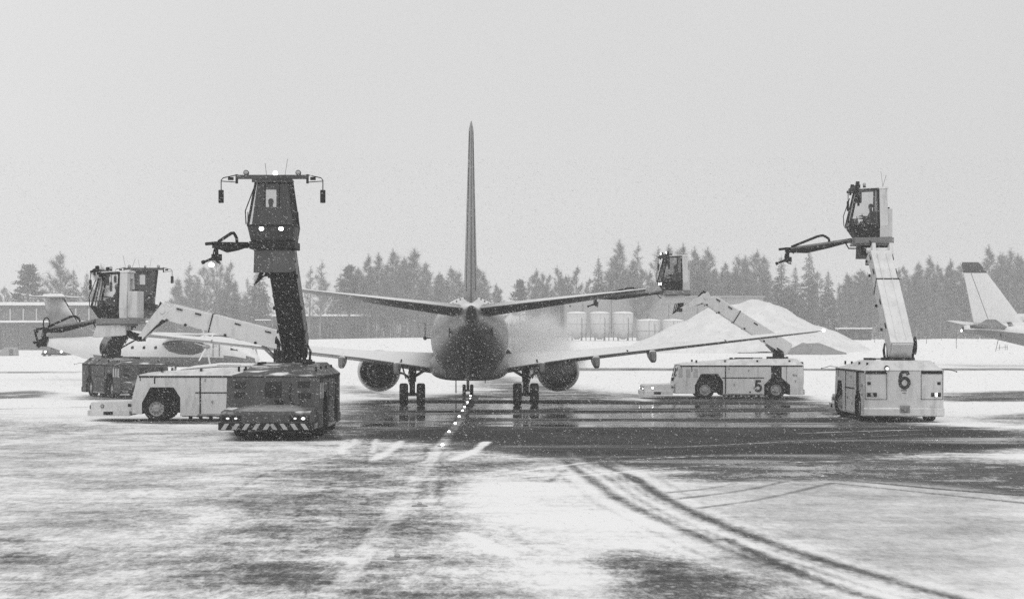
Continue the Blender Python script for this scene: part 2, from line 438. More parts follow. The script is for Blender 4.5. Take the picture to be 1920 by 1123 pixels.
    def fx(z): return bf + .004 - max(0, (z-.95))*sl
    def fpanel(y0, y1, z0, z1, d=.012):
        MB().hexa([(fx(z0)-.02,y0,z0),(fx(z0)-.02,y1,z0),(fx(z0)+d,y1,z0),(fx(z0)+d,y0,z0)], [(fx(z1)-.02,y0,z1),(fx(z1)-.02,y1,z1),(fx(z1)+d,y1,z1),(fx(z1)+d,y0,z1)]).build('front_vent', M['recess'] if not dark else M['darkboom'], body)
    for q in ((-.25,.25,1.25,1.72),(-1.18,-.85,1.52,1.74),(-1.18,-.85,1.24,1.40),(.75,1.12,1.55,1.74),(.78,1.15,1.22,1.38)): fpanel(*q)
    fb = MB(); fb.box(bf+.0, bf+.1, .06, .32, .98, 1.17); fb.build('control_box', M['recess'], body)
    hs = MB(); hs.tube([(fx(1.7)+.03,-.62 if not dark else .55,1.66),(fx(1.3)+.05,.5,1.3),(fx(1.1)+.06,.62,1.05),(fx(1.0)+.07,.75,.97),(fx(1.1)+.06,.88,1.08),(fx(1.4)+.04,.86,1.35)] if dark else [(fx(1.7)+.03,.5,1.66),(fx(1.1)+.05,.55,1.1)], .022, 6)
    hs.build('front_hose', M['recess'], body)
    if not (fw > -3): each('side_window', M['slot'], body, [(bf-.42-.42*i, bf-.18-.42*i, s*(HW+.002), s*(HW+.008), 1.2, 1.68) for s in (-1, 1) for i in range(3)])
    deck = MB()
    deck.prism([(0,.50),(0,.80),(-.10,.88),(bf+.02,.98),(bf+.02,.48)], 'y', -1.34, 1.34) if dark else deck.prism([(-.06,.36),(-.06,.74),(-.12,.79),(bf+.02,.83),(bf+.02,.36)], 'y', -1.28, 1.28)
    dk = deck.build('front_deck', P, T, bevel=.02)
    if dark:
        sn = MB().loft([[(x,-.95-w,z),(x,-.5,z+h),(x,.6,z+h),(x,1.05+w,z)] for x,z,h,w in ((-.15,.88,.01,0),(-.6,.91,.035,.1),(bf-.02,.98,.06,0))], True, True)
        sn.build('snow_patch', M['slush'], dk)
    zh = .68 if dark else .58
    for s in (-1, 1):
        hl = MB(); hl.box(.0 if dark else -.065,.025 if dark else -.03, s*.72, s*1.30, zh-.08, zh+.08); ho = hl.build('headlight', M['recess'], dk)
        MB().ball((.03 if dark else -.02, s*1.12, zh),(.02,.055,.03),10,6).build('lens', M['lamp'] if lights == 'all' or (lights == 'front' and s > 0) else M['lampdim'] if lights == 'front' else M['lens'], ho)
        MB().ball((.03 if dark else -.02, s*.88, zh),(.02,.05,.03),10,6).build('lens', M['lampdim'] if lights in ('front','all') else M['lens'], ho)
    if not dark:
        sl_ = MB(); sl_.tube([(-.55,1.26,.62),(-.55,1.31,.62)], .075, 10); so = sl_.build('side_lamp', M['recess'], dk)
        MB().ball((-.55,1.315,.62),(.055,.02,.055),10,6).build('lens', M['lamp'] if lights == 'all' else M['lens'], so)
        each('step_hole', M['recess'], dk, [(-1.0,-.62,1.30,1.425,.27,.40), (-1.74,-1.6,1.27,1.29,.60,.72)])
    # bumper with slanted warning stripes
    zb0 = .33
    bm = MB().prism([(bf+.12,-1.40),(-.1,-1.42),(.06,-1.32),(.06,1.32),(-.1,1.42),(bf+.12,1.40)], 'z', .22 if not dark else zb0, .45 if not dark else zb0+.22)
    bmo = bm.build('front_bumper', M['recess'] if dark else P, dk, bevel=.012)
    if dark:
        for i in range(9):
            y = -1.32 + .31*i; dd = .12 if y < 0 else -.12
            MB().hexa([(.062,y,zb0+.02),(.062,y+.13,zb0+.02),(.067,y+.13,zb0+.02),(.067,y,zb0+.02)], [(.062,y+dd,zb0+.2),(.062,y+.13+dd,zb0+.2),(.067,y+.13+dd,zb0+.2),(.067,y+dd,zb0+.2)]).build('warning_stripe', M['stripe'], bmo)
        for s in (-1, 1):
            for i in range(7):
                x = -.2-.17*i; y0 = s*1.412
                MB().hexa([(x,y0,zb0+.02),(x-.07,y0,zb0+.02),(x-.07,y0+s*.005,zb0+.02),(x,y0+s*.005,zb0+.02)], [(x-.1,y0,zb0+.18),(x-.17,y0,zb0+.18),(x-.17,y0+s*.005,zb0+.18),(x-.1,y0+s*.005,zb0+.18)]).build('warning_stripe', M['stripe'], bmo)
    # wheels
    for x in (fw, -7.43):
        for s in (-1, 1): add_wheel(T, x, s*1.2, .51, .38, steer if x == fw else 0)
    # whip antennas / marker rods on the corners
    for (x, y, dx, dy) in ((-8.8,-1.3,-.1,-.5), (bf-.3, 1.35, .35, .5)):
        MB().tube([(x,y,1.9),(x+dx*.6,y+dy*.6,1.93),(x+dx,y+dy*1.2,1.84)], .012, 5).ball((x+dx,y+dy*1.2,1.84),.03,6,4).build('marker_rod', M['recess'], T)
    # number
    if number == '5':
        stroke_glyph('number', FIVE, .66, .20, M['number'], T, (-6.42, HW+.006, .72), (R(90), 0, R(180)))
        MB().box(-6.02,-5.92,HW,HW+.006,.34,.43).build('number_dot', M['number'], T)
    if number == '6':
        stroke_glyph('number', SIX, .72, .165, M['number'], T, (-8.958, -.02, 1.56), (R(90), 0, R(-90)))
        pl = MB(); pl.box(-8.952,-8.957,-.1,.1,1.14,1.20); pl.box(-8.952,-8.957,-.07,.05,1.05,1.09); pl.build('maker_plate', M['midgrey'], body)
    # turret
    tx = -7.7
    tb = MB(); tb.tube([(tx,0,2.22),(tx,0,2.34)], .62, 20); tb.tube([(tx,0,2.3),(tx,0,2.75)], .26, 14)
    for s in (-1, 1):
        tb.box(tx-.3, tx+.22, s*.30, s*.38, 2.32, 2.98)
        for i in range(3): tb.tube([(tx-.1-.1*i, s*.5, 2.25),(tx-.05-.1*i, s*.54, 2.6),(tx+.1, s*.46, 2.85)], .03, 6)
    tu = tb.build('turret', M['black'], T)
    hz = MB()
    for i in range(4):
        y = -.52-.03*i; rr_ = .17+.05*i
        hz.tube([(tx-.15+rr_*math.cos(t)*.9, y, 2.78+rr_*math.sin(t)) for t in [math.pi*(.1+1.5*j/12) for j in range(13)]], .022, 6)
    hz.build('hose_loops', M['black'], tu)
    # boom
    e = R(boom_e); ce, se = math.cos(e), math.sin(e); p0 = Vector((tx, 0, pz))
    def bt(t, n, y=0): return (p0.x + ce*t - se*n, y + slew*t, p0.z + se*t + ce*n)
    hwb = section/2; Lb = 5.1
    def boxed(b, t0, t1, n0, n1, hw, slant=0): 
        b.loft([[bt(t0,n0,-hw), bt(t0,n0,hw), bt(t0,n1,hw), bt(t0,n1,-hw)], [bt(t1,n0,-hw), bt(t1,n0,hw), bt(t1-slant,n1,hw), bt(t1-slant,n1,-hw)]], True, False)
    bo = MB(); boxed(bo, -.45, 3.0, .0, .76, hwb); boom = bo.build('boom', PB, T, bevel=.02)
    bi = MB(); boxed(bi, 3.0, Lb, .02, .73, hwb-.03, .42); bi.build('boom_extension', PB, boom, bevel=.02)
    sm = MB(); boxed(sm, 2.98, 3.03, -.02, .78, hwb+.02); sm.build('boom_collar', M['recess'], boom)
    sm = MB(); boxed(sm, -.5, -.452, .05, .7, hwb-.06); sm.build('boom_end_plate', PB, boom)
    for t in (.6, 1.9, 3.6, 4.4):
        for s in (-1, 1):
            q = [bt(t-.13,.58,s*(hwb+.001)), bt(t+.13,.58,s*(hwb+.001)), bt(t+.13,.58,s*(hwb+.03)), bt(t-.13,.58,s*(hwb+.03))]
            q2 = [bt(t-.13,.64,s*(hwb+.001)), bt(t+.13,.64,s*(hwb+.001)), bt(t+.13,.64,s*(hwb+.03)), bt(t-.13,.64,s*(hwb+.03))]
            MB().hexa(q, q2).build('hand_slot', M['recess'], boom)
            MB().tube([bt(t+.4, .04, s*(hwb+.0)), bt(t+.4, .04, s*(hwb+.07))], .06, 8).build('roller', M['recess'], boom)
    for y in (-.17, .17): MB().loft([[bt(-.3,.762,y-.012),bt(-.3,.762,y+.012),bt(-.3,.78,y+.012),bt(-.3,.78,y-.012)],[bt(4.5,.762,y-.012),bt(4.5,.762,y+.012),bt(4.5,.78,y+.012),bt(4.5,.78,y-.012)]], True, False).build('boom_rib', PB, boom)
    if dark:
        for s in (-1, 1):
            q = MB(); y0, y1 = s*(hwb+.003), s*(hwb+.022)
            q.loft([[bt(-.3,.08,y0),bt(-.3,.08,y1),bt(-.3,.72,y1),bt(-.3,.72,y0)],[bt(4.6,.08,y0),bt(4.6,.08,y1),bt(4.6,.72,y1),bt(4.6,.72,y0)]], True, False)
            q.build('lit_boom_side', M['midgrey'], boom)  # paler cheeks paint the light falling on the boom's flanks
    lc = MB(); lc.tube([(tx+.1,0,2.5), bt(.75,.0)], .09, 10); lc.build('lift_cylinder', M['steel'] if not dark else M['black'], boom)
    # knuckle, forearm
    kn = Vector(bt(Lb-.02, .36)); fev = Vector((fe[0], 0, fe[1])); Sv = Vector((S[0], S[2] if len(S) > 2 else 0, S[1]))
    fa = MB()
    d = (fev - kn).normalized(); nrm = Vector((-d.z, 0, d.x))
    for s in (-1, 1):
        y0, y1 = s*(hwb-.02), s*(hwb-.16)
        a_ = kn - d*.28
        fa.prism([((a_ + nrm*.22).x, (a_ + nrm*.22).z), ((kn+d*.45+nrm*.20).x,(kn+d*.45+nrm*.20).z), ((fev+nrm*.10).x,(fev+nrm*.10).z), ((fev-nrm*.10).x,(fev-nrm*.10).z), ((kn+d*.55-nrm*.18).x,(kn+d*.55-nrm*.18).z), ((a_-nrm*.24).x,(a_-nrm*.24).z)], 'y', min(y0,y1), max(y0,y1))
    fa.tube([kn+Vector((0,-hwb-.03,0)), kn+Vector((0,hwb+.03,0))], .11, 12)
    fo = fa.build('forearm', PB, T, bevel=.012)
    fk = MB(); fk.box(fev.x-.11, fev.x+.11, -hwb+.02, hwb-.02, fev.z-.11, fev.z+.09); fk.tube([kn+Vector((-.4,.1,-.1)), (kn+fev)/2, fev], .06, 8); fk.tube([kn+Vector((-.3,-.1,-.2)), (kn+fev)/2+Vector((-.1,-.1,-.1)), fev], .05, 8)
    for i in range(3): fk.tube([kn+Vector((-.2,.2,.15)), kn+Vector((.1,.22+.04*i,.28+.05*i)), kn+d*.5+Vector((0,.2,.2))], .03, 6)
    fk.build('knuckle_fittings', M['black'], fo)
    # mount under the cab
    mo = MB(); sx, sy, sz = Sv
    mo.prism([(sx+1.05, sz-.52-mdeep), (sx+.88, sz-.02), (sx-.34, sz+.02), (sx-.34, sz-.42-mdeep)], 'y', sy-.56+mshift, sy+.56+mshift)
    mount = mo.build('cab_mount', M['black'] if mount_dark else PC if not dark else M['dark'], T, bevel=.015)
    ml = MB(); 
    for y in (-.3, .3): ml.bar((sx-.2, sy+y, sz-.3), (fev.x, y, fev.z), .14, .26)
    ml.tube([(sx, sy, sz-.05), (sx, sy, sz+.2)], .42, 18)
    for i in range(5): ml.tube([(sx-.3+.1*i, sy-.35, sz-.45),(sx-.1+.08*i, sy-.45-.04*i, sz-.85-.05*i),(fev.x+.2, -.3, fev.z)], .028, 6)
    ml.build('mount_link', M['black'], mount)
    # cab
    cab = MB(); cz = sz + .28
    CM = Matrix.Translation((sx, sy, cz)) @ Matrix.Rotation(R(cab_yaw), 4, 'Z') @ Matrix.Translation((-.12, 0, 0))
    wb, ww, wtp = (.66, .73, .52) if not wide_top else (.52, .58, .72)
    F = [(.87,0,wb), (1.17,.45,ww), (.83,1.86,wtp)]                      # front edge: chin, sill, roof
    B = [(.0,0,wb+.02), (.0,.45,ww), (.0,1.90,wtp+.02)]
    c = MB(CM)
    c.hexa([(F[0][0],-wb,0),(F[0][0],wb,0),(-.0,wb,0),(-.0,-wb,0)], [(F[1][0],-ww,.45),(F[1][0],ww,.45),(0,ww,.45),(0,-ww,.45)])
    cabo = c.build('cab', M['darkboom'] if not dark else M['dark'], T, bevel=.012)
    pl = MB(CM); pl.box(-.36-heat,.95,-.7,.7,-.24,-.012); pl.box(-.5,1.0,-.55,.55,-.32,-.242); pl.build('platform', M['midgrey'] if not dark else M['black'], cabo, bevel=.01)
    fr = MB(CM)
    for s in (-1, 1):
        fr.bar((1.15,s*(ww-.02),.45),(.83,s*(wtp-.02),1.86),.07,.07)
        fr.bar((.03,s*(ww-.02),.45),(.03,s*(wtp),1.9),.07,.07)
        fr.bar((.83,s*(wtp-.02),1.86),(0,s*wtp,1.9),.07,.07)
        fr.bar((1.15,s*(ww-.01),.47),(0,s*(ww-.01),.47),.04,.05)
        fr.bar((1.13,s*.24,.47),(.85,s*.22,1.84),.035,.035)
        fr.tube([(1.2,s*(ww+.03),.5),(1.22,s*(ww+.05),.9),(1.0,s*(wtp+.03),1.6)], .018, 6)    # grab rail
        fr.tube([(.5,s*(ww+.04),.5),(.62,s*(ww+.05),.6),(.7,s*(ww+.04),.9)], .015, 6)
    fr.bar((1.15,-ww,.46),(1.15,ww,.46),.07,.06); fr.bar((.84,-wtp,1.85),(.84,wtp,1.85),.07,.08)
    fr.box(.62,.86,-.13,.16,1.38,1.8) if not dark else fr.bar((1.1,.1,.55),(1.0,.3,1.1),.02,.02)
    fr.build('cab_frame', M['black'], cabo)
    rfm = MB(CM).hexa([(.88,-wtp-.03,1.875),(.88,wtp+.03,1.875),(-.4,wtp+.03,1.905),(-.4,-wtp-.03,1.905)], [(.8,-wtp+.06,1.94),(.8,wtp-.06,1.94),(-.38,wtp-.04,1.99),(-.38,-wtp+.04,1.99)])
    cr = rfm.build('cab_roof', PC, cabo, bevel=.01)
    # windscreen, side windows
    g = MB(CM); g.add([(1.165,-ww+.05,.48),(1.165,ww-.05,.48),(.84,wtp-.05,1.84),(.84,-wtp+.05,1.84)], [(0,1,2,3)])
    g.build('windscreen', M['glass'], cabo)
    for s in (-1, 1):
        g = MB(CM); g.add([(1.12,s*(ww-.015),.5),(.05,s*(ww-.015),.5),(.05,s*(wtp-.0),1.87),(.84,s*(wtp-.01),1.84)], [(0,1,2,3)])
        g.build('side_window', M['darkglass'], cabo)
    # rear wall with a window opening, open behind
    rwp = MB(CM); t0, t1 = -.33, -.02
    wy0, wy1, wz0, wz1 = -.40, .12, 1.08, 1.66
    if dark: wy0, wy1 = -.34, .02
    def wl(y, z): 
        hw_ = wb + (ww-wb)*min(z/.45,1) if z < .45 else ww + (wtp-ww)*(z-.45)/1.45
        return max(-hw_, min(hw_, y))
    def slab(y0, y1, z0, z1): rwp.hexa([(t0,wl(y0,z0),z0),(t1,wl(y0,z0),z0),(t1,wl(y1,z0),z0),(t0,wl(y1,z0),z0)], [(t0,wl(y0,z1),z1),(t1,wl(y0,z1),z1),(t1,wl(y1,z1),z1),(t0,wl(y1,z1),z1)])
    slab(-2,2,0,.45); slab(-2,2,.45,wz0); slab(-2,wy0,wz0,wz1); slab(wy1,2,wz0,wz1); slab(-2,2,wz1,1.9)
    rwo_ = rwp.build('rear_wall', PC if not dark else M['darkboom'], cabo)
    MB(CM).add([(-.18,wy0,wz0),(-.18,wy1,wz0),(-.18,wy1,wz1),(-.18,wy0,wz1)], [(0,1,2,3)]).build('rear_window', M['glass'], cabo)
    ac = MB(CM).box(-.33-heat,-.331,-.5,.55,.0,1.12); aco = ac.build('heater_box', PC, cabo, bevel=.02)
    MB(CM).tube([(-.33-heat/2,.1,1.12),(-.33-heat/2,.1,1.2)], heat*.3, 10).build('vent_cap', M['recess'], aco)
    # seat, console
    se_ = MB(CM); se_.box(.12,.55,-.26,.26,.30,.52); se_.box(.05,.16,-.25,.25,.5,1.02 if not dark else .98); se_.box(.8,1.0,-.35,.35,.46,.74); se_.box(.3,.6,.36,.5,.46,.78)
    se_.build('seat_and_console', M['cloth'], cabo)
    # roof beam with work lamps and mirrors
    be = MB(CM); be.box(.80,.98,-1.1,1.1,1.90,2.02); be.box(.84,.94,-.62,.62,1.80,1.9)
    beam = be.build('roof_beam', M['black'] if not dark else M['dark'], cabo)
    for s in (-1, 1):
        br = MB(CM); br.tube([(.9,s*1.1,2.02),(.92,s*1.50,1.93),(.93,s*1.56,1.86),(.93,s*1.56,1.55)], .017, 6); br.tube([(.9,s*1.1,1.80),(.93,s*1.56,1.83)], .015, 6); br.box(.86,.94,s*1.05,s*1.12,1.76,2.04)
        br.build('mirror_bracket', M['black'], beam)
        mi = MB(CM); mi.box(.90,.98,s*1.48,s*1.64,1.16,1.56); mi.build('mirror', M['black'], beam, bevel=.02)
        wk = MB(CM); wk.box(.9,1.02,s*1.18,s*1.34,1.86,1.95); wk.build('lamp_housing', M['black'], beam)
        for (y, z, nm, on) in ((s*.8, 2.09, 'work_lamp', lights == 'all'), (s*.30, .36, 'sill_lamp', lights in ('front','all'))):
            x = .9 if z > 1 else 1.1
            hb = MB(CM).tube([(x-.1,y,z),(x+.03,y,z)], .085, 10).build(nm, M['black'], cabo)
            MB(CM).ball((x+.035,y,z),(.025,.075,.06),10,6).build('lens', M['lamp'] if on else M['lens'], hb)
    bc = MB(CM).tube([(.5,.05,1.95),(.5,.05,2.04)], .06, 10).build('beacon', M['black'], cabo)
    MB(CM).ball((.5,.05,2.10),(.07,.07,.08),10,6).build('lens', M['lamp'] if lights == 'front' else M['lens'], bc)
    MB(CM).tube([(-.25,-.3,1.98),(-.42,-.38,2.5)], .007, 5).tube([(-.2,.25,1.98),(-.1,.36,2.6)], .006, 5).build('antenna', M['black'], cabo)
    # spray boom carried by the platform
    NM = Matrix.Translation((sx, sy, cz)) @ Matrix.Rotation(R(noz_yaw), 4, 'Z')
    nb = MB(NM); L0 = 1.0; L1 = L0 + noz_len
    z0 = -.12; z1 = z0 + noz_drop*noz_len
    def np_(t, up=0, y=0): return (L0 + (L1-L0)*t, y, z0 + (z1-z0)*t + up)
    nb.tube([np_(-.02, .02), np_(1, .04)], [.075, .055], 10); nb.tube([np_(-.05), np_(.25)], .10, 10)
    nzo = nb.build('spray_boom', M['midgrey'] if not dark else M['darkboom'], T)
    h = MB(NM); h.tube([np_(.02,-.03,.06), np_(.35,-.09,.08), np_(.7,-.13,.08), np_(.98,-.06,.05)], [.05,.085,.11,.06], 8); h.tube([np_(.05,-.05,-.06), np_(.5,-.11,-.08), np_(.95,-.07,-.04)], [.04,.08,.06], 8)
    a = np_(.32,.06); b = np_(.38,.30); c2 = np_(.52,.36); d2 = np_(.95,.10)
    h.tube([a, np_(.33,.2), b, np_(.43,.37), c2, np_(.75,.22), d2], .05, 8)
    if not dark: h.tube([np_(.05,-.08), np_(.0,-.3), (.6,0,-.42)], .03, 6)
    h.build('hose', M['black'], nzo)
    nz = MB(NM); e1 = Vector(np_(1.0))
    nz.box(e1.x-.08,e1.x+.12,-.09,.09,e1.z-.10,e1.z+.10); nz.tube([e1+Vector((.02,0,-.05)), e1+Vector((.02,.02,-.32))], .06, 8)
    nz.box(e1.x-.12,e1.x+.14,-.1,.1,e1.z-.48,e1.z-.28); nz.tube([e1+Vector((.1,0,-.40)), e1+Vector((.42,0,-.52))], [.05,.035], 8); nz.tube([e1+Vector((.42,0,-.52)), e1+Vector((.5,0,-.55))], .06, 8)
    nz.tube([e1+Vector((.1,0,.05)), e1+Vector((.38,.0,.02))], .05, 8)
    for i in range(3):
        q = .2+.05*i
        nz.tube([e1+Vector((-.12+.9*q*math.sin(t), -.12+.08*i, -.28 - q*.95*math.cos(t)*1.0)) for t in [math.pi*(.0+1.25*j/10) for j in range(11)]], .018, 6)
    if noz == 'loops':
        nz.tube([e1+Vector((-.05+.13*math.cos(t), .05, .25+.26*math.sin(t))) for t in [2*math.pi*j/14 for j in range(15)]], .03, 6)
        nz.box(e1.x-.05,e1.x+.35,-.15,.15,e1.z-.7,e1.z-.4); nz.tube([e1+Vector((.3,0,-.1)), e1+Vector((.45,0,.0)), e1+Vector((.25,.1,-.75))], .05, 8)
    nzz = nz.build('nozzle_head', M['black'], nzo)
    if noz == 'lamp':
        MB(NM).ball(e1+Vector((.05,-.28,-.60)), (.08,.11,.07), 12, 8).build('nozzle_lamp', M['lamp'], nzz)
    # operator
    if opl:
        wp = Matrix.Translation(T.location) @ Matrix.Rotation(R(heading), 4, 'Z') @ Matrix.Scale(k, 4) @ CM
        p = wp @ Vector((.22 if not dark else .20, (.0 if not dark else -.12), .52))
        person(p, R(heading + cab_yaw), opl[0], hat=opl[1], lean=opl[2] if len(opl) > 2 else 0)
    return T
# ------------------------------------------------------------------ airliners
def airfoil(c, t, n=10, sharp=.004):
    'closed outline (chordwise 0..c, height), leading edge first'
    up, lo = [], []
    for i in range(n + 1):
        x = .5*(1 - math.cos(math.pi*i/n))
        y = 5*t*(.2969*math.sqrt(x) - .126*x - .3516*x*x + .2843*x**3 - .1015*x**4) + sharp*x
        up.append((x*c, y*c)); lo.append((x*c, -y*c))
    return up + lo[::-1][:-1]
def flat_surface(stations, vertical=False):
    'stations: (xle, span, z, chord, thickness, incidence deg) -> rings; y forward = -x'
    rings = []
    for (xle, sp_, z, c, t, inc) in stations:
        ci, si = math.cos(R(inc)), math.sin(R(inc))
        ring = []
        for (x, h) in airfoil(c, t):
            xr, hr = (x - c*.3)*ci + h*si + c*.3, -(x - c*.3)*si + h*ci
            ring.append((h, -(xle + x), z) if vertical else (sp_, -(xle + xr), z + hr))
        rings.append(ring)
    return rings
def lathe_y(prof, cx, cz, n=32, flat=0.0):
    'profile (x from nose, radius) -> rings around a lengthwise axis'
    out = []
    for xs, r in prof:
        out.append([(cx + r*math.cos(a), -xs, cz + r*math.sin(a)*(1 if math.sin(a) > 0 else 1-flat)) for a in [2*math.pi*i/n for i in range(n)]])
    return out
FUS = [(0,2.72,.05,.05),(.25,2.74,.40,.42),(.9,2.82,.85,.92),(1.8,2.98,1.22,1.32),(3.0,3.15,1.52,1.62),(4.6,3.28,1.78,1.86),(6.5,3.35,1.88,2.0),(12,3.35,1.88,2.0),(18,3.35,1.88,2.0),(23,3.35,1.88,2.0),
       (25.5,3.39,1.85,1.95),(28,3.52,1.74,1.80),(30.5,3.72,1.52,1.55),(33,3.97,1.20,1.22),(35,4.15,.90,.93),(36.8,4.28,.58,.66),(38,4.33,.36,.50),(38.7,4.34,.24,.41)]
def fus_at(xs):
    for a, b in zip(FUS, FUS[1:]):
        if a[0] <= xs <= b[0]:
            u = (xs-a[0])/(b[0]-a[0]); return [a[i]+(b[i]-a[i])*u for i in range(4)]
    return FUS[-1]
def make_airliner(label, loc, yaw, fin_mat, group=None, gear=True, fin_tip=False, scale=1.0, tail_lamp=False, cat='airliner'):
    'local +y is the nose, x = 0 the axis; lengthwise stations are metres from the nose, local origin under the main gear'
    T = thing('airliner', label, cat, (loc[0], loc[1], loc[2]), R(yaw), group, scale)
    OFF = Matrix.Translation((0, 19.6, 0))
    def mb(): return MB(OFF)
    n = 48; rings = []
    NS = 40
    xs_list = sorted(set([a[0] for a in FUS] + [.1,.5,1.3,2.4,3.8,9,15,20,24.2,26.8,29.2,31.8,34,36,37.4]))
    for xs in xs_list:
        _, cz, hw, hh = fus_at(xs)
        rings.append([(hw*math.cos(a), -xs, cz + hh*math.sin(a)) for a in [2*math.pi*i/n for i in range(n)]])
    f = mb().loft(rings, True, True)
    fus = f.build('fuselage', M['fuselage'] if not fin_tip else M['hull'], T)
    if fin_tip:                                                    # grey belly livery and the dark plate by the tailplane root
        fus.data.materials.append(M['belly']); fus.data.materials.append(M['recess'])
        for p in fus.data.polygons:
            c = p.center; xs = 19.6 - c.y; _, cz, hw, hh = fus_at(max(0, min(38.7, xs))); q = (c.z - cz)/hh
            if q < -.05 and xs > 2: p.material_index = 1
            elif 34.2 < xs < 38.3 and .2 < q < .75 + .1*(xs-35): p.material_index = 2
    # tail exhaust and tail cone outlet
    mb().loft([[( .19*math.cos(a), -38.68, 4.36+.35*math.sin(a)) for a in [2*math.pi*i/20 for i in range(20)]], [(.21*math.cos(a), -38.86, 4.35+.36*math.sin(a)) for a in [2*math.pi*i/20 for i in range(20)]]], True, True).build('tail_exhaust', M['hot'], fus)
    for s in (-1, 1):
        for i in range(5):
            a = R(90 - s*(14 + 9*i)); xs = 33.2; _, cz, hw, hh = fus_at(xs)
            mb().box(hw*math.cos(a)-.02, hw*math.cos(a)+.02, -xs-.35, -xs+.25, cz+hh*math.sin(a)-.12, cz+hh*math.sin(a)+.06).build('tail_vent', M['recess'], fus)
        mb().box(s*.92-.02, s*.92+.02, -34.6, -34.4, 3.45, 3.95).build('drain_pipe', M['recess'], fus)
    bm = mb()
    def belly(xs, hw, zt, zb): return [(hw*abs(math.cos(a))**.55*(1 if math.cos(a) > 0 else -1), -xs, (zt+zb)/2 + (zt-zb)/2*abs(math.sin(a))**.75*(1 if math.sin(a) > 0 else -1)) for a in [2*math.pi*i/32 for i in range(32)]]
    bm.loft([belly(11,.9,2.2,1.5), belly(12.2,1.75,2.6,1.34), belly(14,1.98,2.75,1.28), belly(20.5,1.98,2.75,1.27), belly(22.6,1.8,2.6,1.32), belly(24.4,.8,2.2,1.45)], True, True)
    bm.build('belly_fairing', M['belly'], fus)
    for x, xs in ((-1.1,24.5),(1.2,23.0),(.75,24.0)):
        _, cz, hw, hh = fus_at(xs); z = cz - hh*math.sqrt(max(0,1-(x/hw)**2))
        an = mb(); an.hexa([(x-.02,-xs-.18,z-.32),(x+.02,-xs-.18,z-.32),(x+.02,-xs-.06,z-.32),(x-.02,-xs-.06,z-.32)], [(x-.02,-xs-.15,z+.1),(x+.02,-xs-.15,z+.1),(x+.02,-xs+.25,z+.1),(x-.02,-xs+.25,z+.1)])
        an.build('blade_antenna', M['recess'], fus)
    # wings, flap track fairings, engines
    for s in (-1, 1):
        st = [(12.3, s*1.2, 2.02, 8.6, .13, 2.2), (15.2, s*5.3, 2.46, 4.95, .118, 1.2), (18.9, s*11.3, 3.10, 3.05, .108, .4), (22.4, s*16.9, 3.74, 1.55, .10, -.4), (22.75, s*17.16, 3.78, 1.1, .06, -.4)]
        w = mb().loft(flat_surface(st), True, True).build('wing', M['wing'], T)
        for sp_ in (3.4, 7.9, 12.6):                                      # flap and aileron breaks near the trailing edge
            u = [(a, b) for a, b in zip(st, st[1:]) if abs(a[1]) <= sp_ <= abs(b[1])][0]
            q = (sp_-abs(u[0][1]))/(abs(u[1][1])-abs(u[0][1])); L_ = [u[0][i]+(u[1][i]-u[0][i])*q for i in range(6)]
            mb().box(s*(sp_-.025), s*(sp_+.025), -(L_[0]+L_[3]*.985), -(L_[0]+L_[3]*.72), L_[2]-.02-.012*L_[3], L_[2]+.05+.008*L_[3]*.5).build('flap_gap', M['recess'], w)
        for sp_, ln in ((6.35, 2.4), (9.1, 2.1), (3.6, 1.6)):
            u = [(a, b) for a, b in zip(st, st[1:]) if abs(a[1]) <= sp_ <= abs(b[1])][0]
            q = (sp_-abs(u[0][1]))/(abs(u[1][1])-abs(u[0][1])); L_ = [u[0][i]+(u[1][i]-u[0][i])*q for i in range(6)]
            te = L_[0]+L_[3]; z = L_[2]-.08
            rg = []
            for du, hw, zt, zb in ((-ln,.05,0,-.05),(-ln*.8,.15,0,-.22),(-ln*.4,.19,.02,-.40),(0,.19,.02,-.54),(.30,.17,-.02,-.60),(.55,.05,-.06,-.50)):
                x = te+du; rg.append([(s*sp_ + hw*math.copysign(abs(math.cos(a))**.6, math.cos(a)), -x, z+(zt+zb)/2 + (zt-zb)/2*math.copysign(abs(math.sin(a))**.6, math.sin(a))) for a in [2*math.pi*(i+.5)/16 for i in range(16)]])
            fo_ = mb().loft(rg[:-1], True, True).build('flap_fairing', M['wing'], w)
            mb().loft(rg[-2:], True, True).build('fairing_tail', M['midgrey'], fo_)
        tl = mb().ball((s*17.16, -23.9, 3.78), (.07,.12,.07), 10, 6); tl.build('tip_light', M['lamp'] if s > 0 and gear else M['lens'], w)
        # engine
        ex, ez = s*4.83, 1.60
        e = mb().loft(lathe_y([(10.9,.84),(10.75,.94),(10.9,1.05),(11.6,1.14),(12.6,1.16),(13.6,1.10),(14.5,.97),(14.52,.92),(13.6,.92),(12.8,.92)], ex, ez, 36, .06), True, True)
        eng = e.build('engine', M['cowl'], T)
        co = mb().loft(lathe_y([(12.9,.60),(14.5,.56),(15.4,.44),(15.42,.40),(14.9,.42)], ex, ez, 28), True, True).build('core_nozzle', M['hot'], eng)
        mb().loft(lathe_y([(14.8,.34),(15.5,.26),(16.1,.04)], ex, ez, 20), True, True).build('exhaust_cone', M['hot'], eng)
        mb().loft(lathe_y([(12.82,.89),(12.84,.3)], ex, ez, 28), True, True).build('fan_duct', M['black'], eng)
        py = mb(); py.hexa([(ex-.20,-16.6,2.3),(ex+.20,-16.6,2.3),(ex+.22,-11.6,2.45),(ex-.22,-11.6,2.45)], [(ex-.17,-18.0,2.36),(ex+.17,-18.0,2.36),(ex+.2,-13.2,2.60),(ex-.2,-13.2,2.60)])
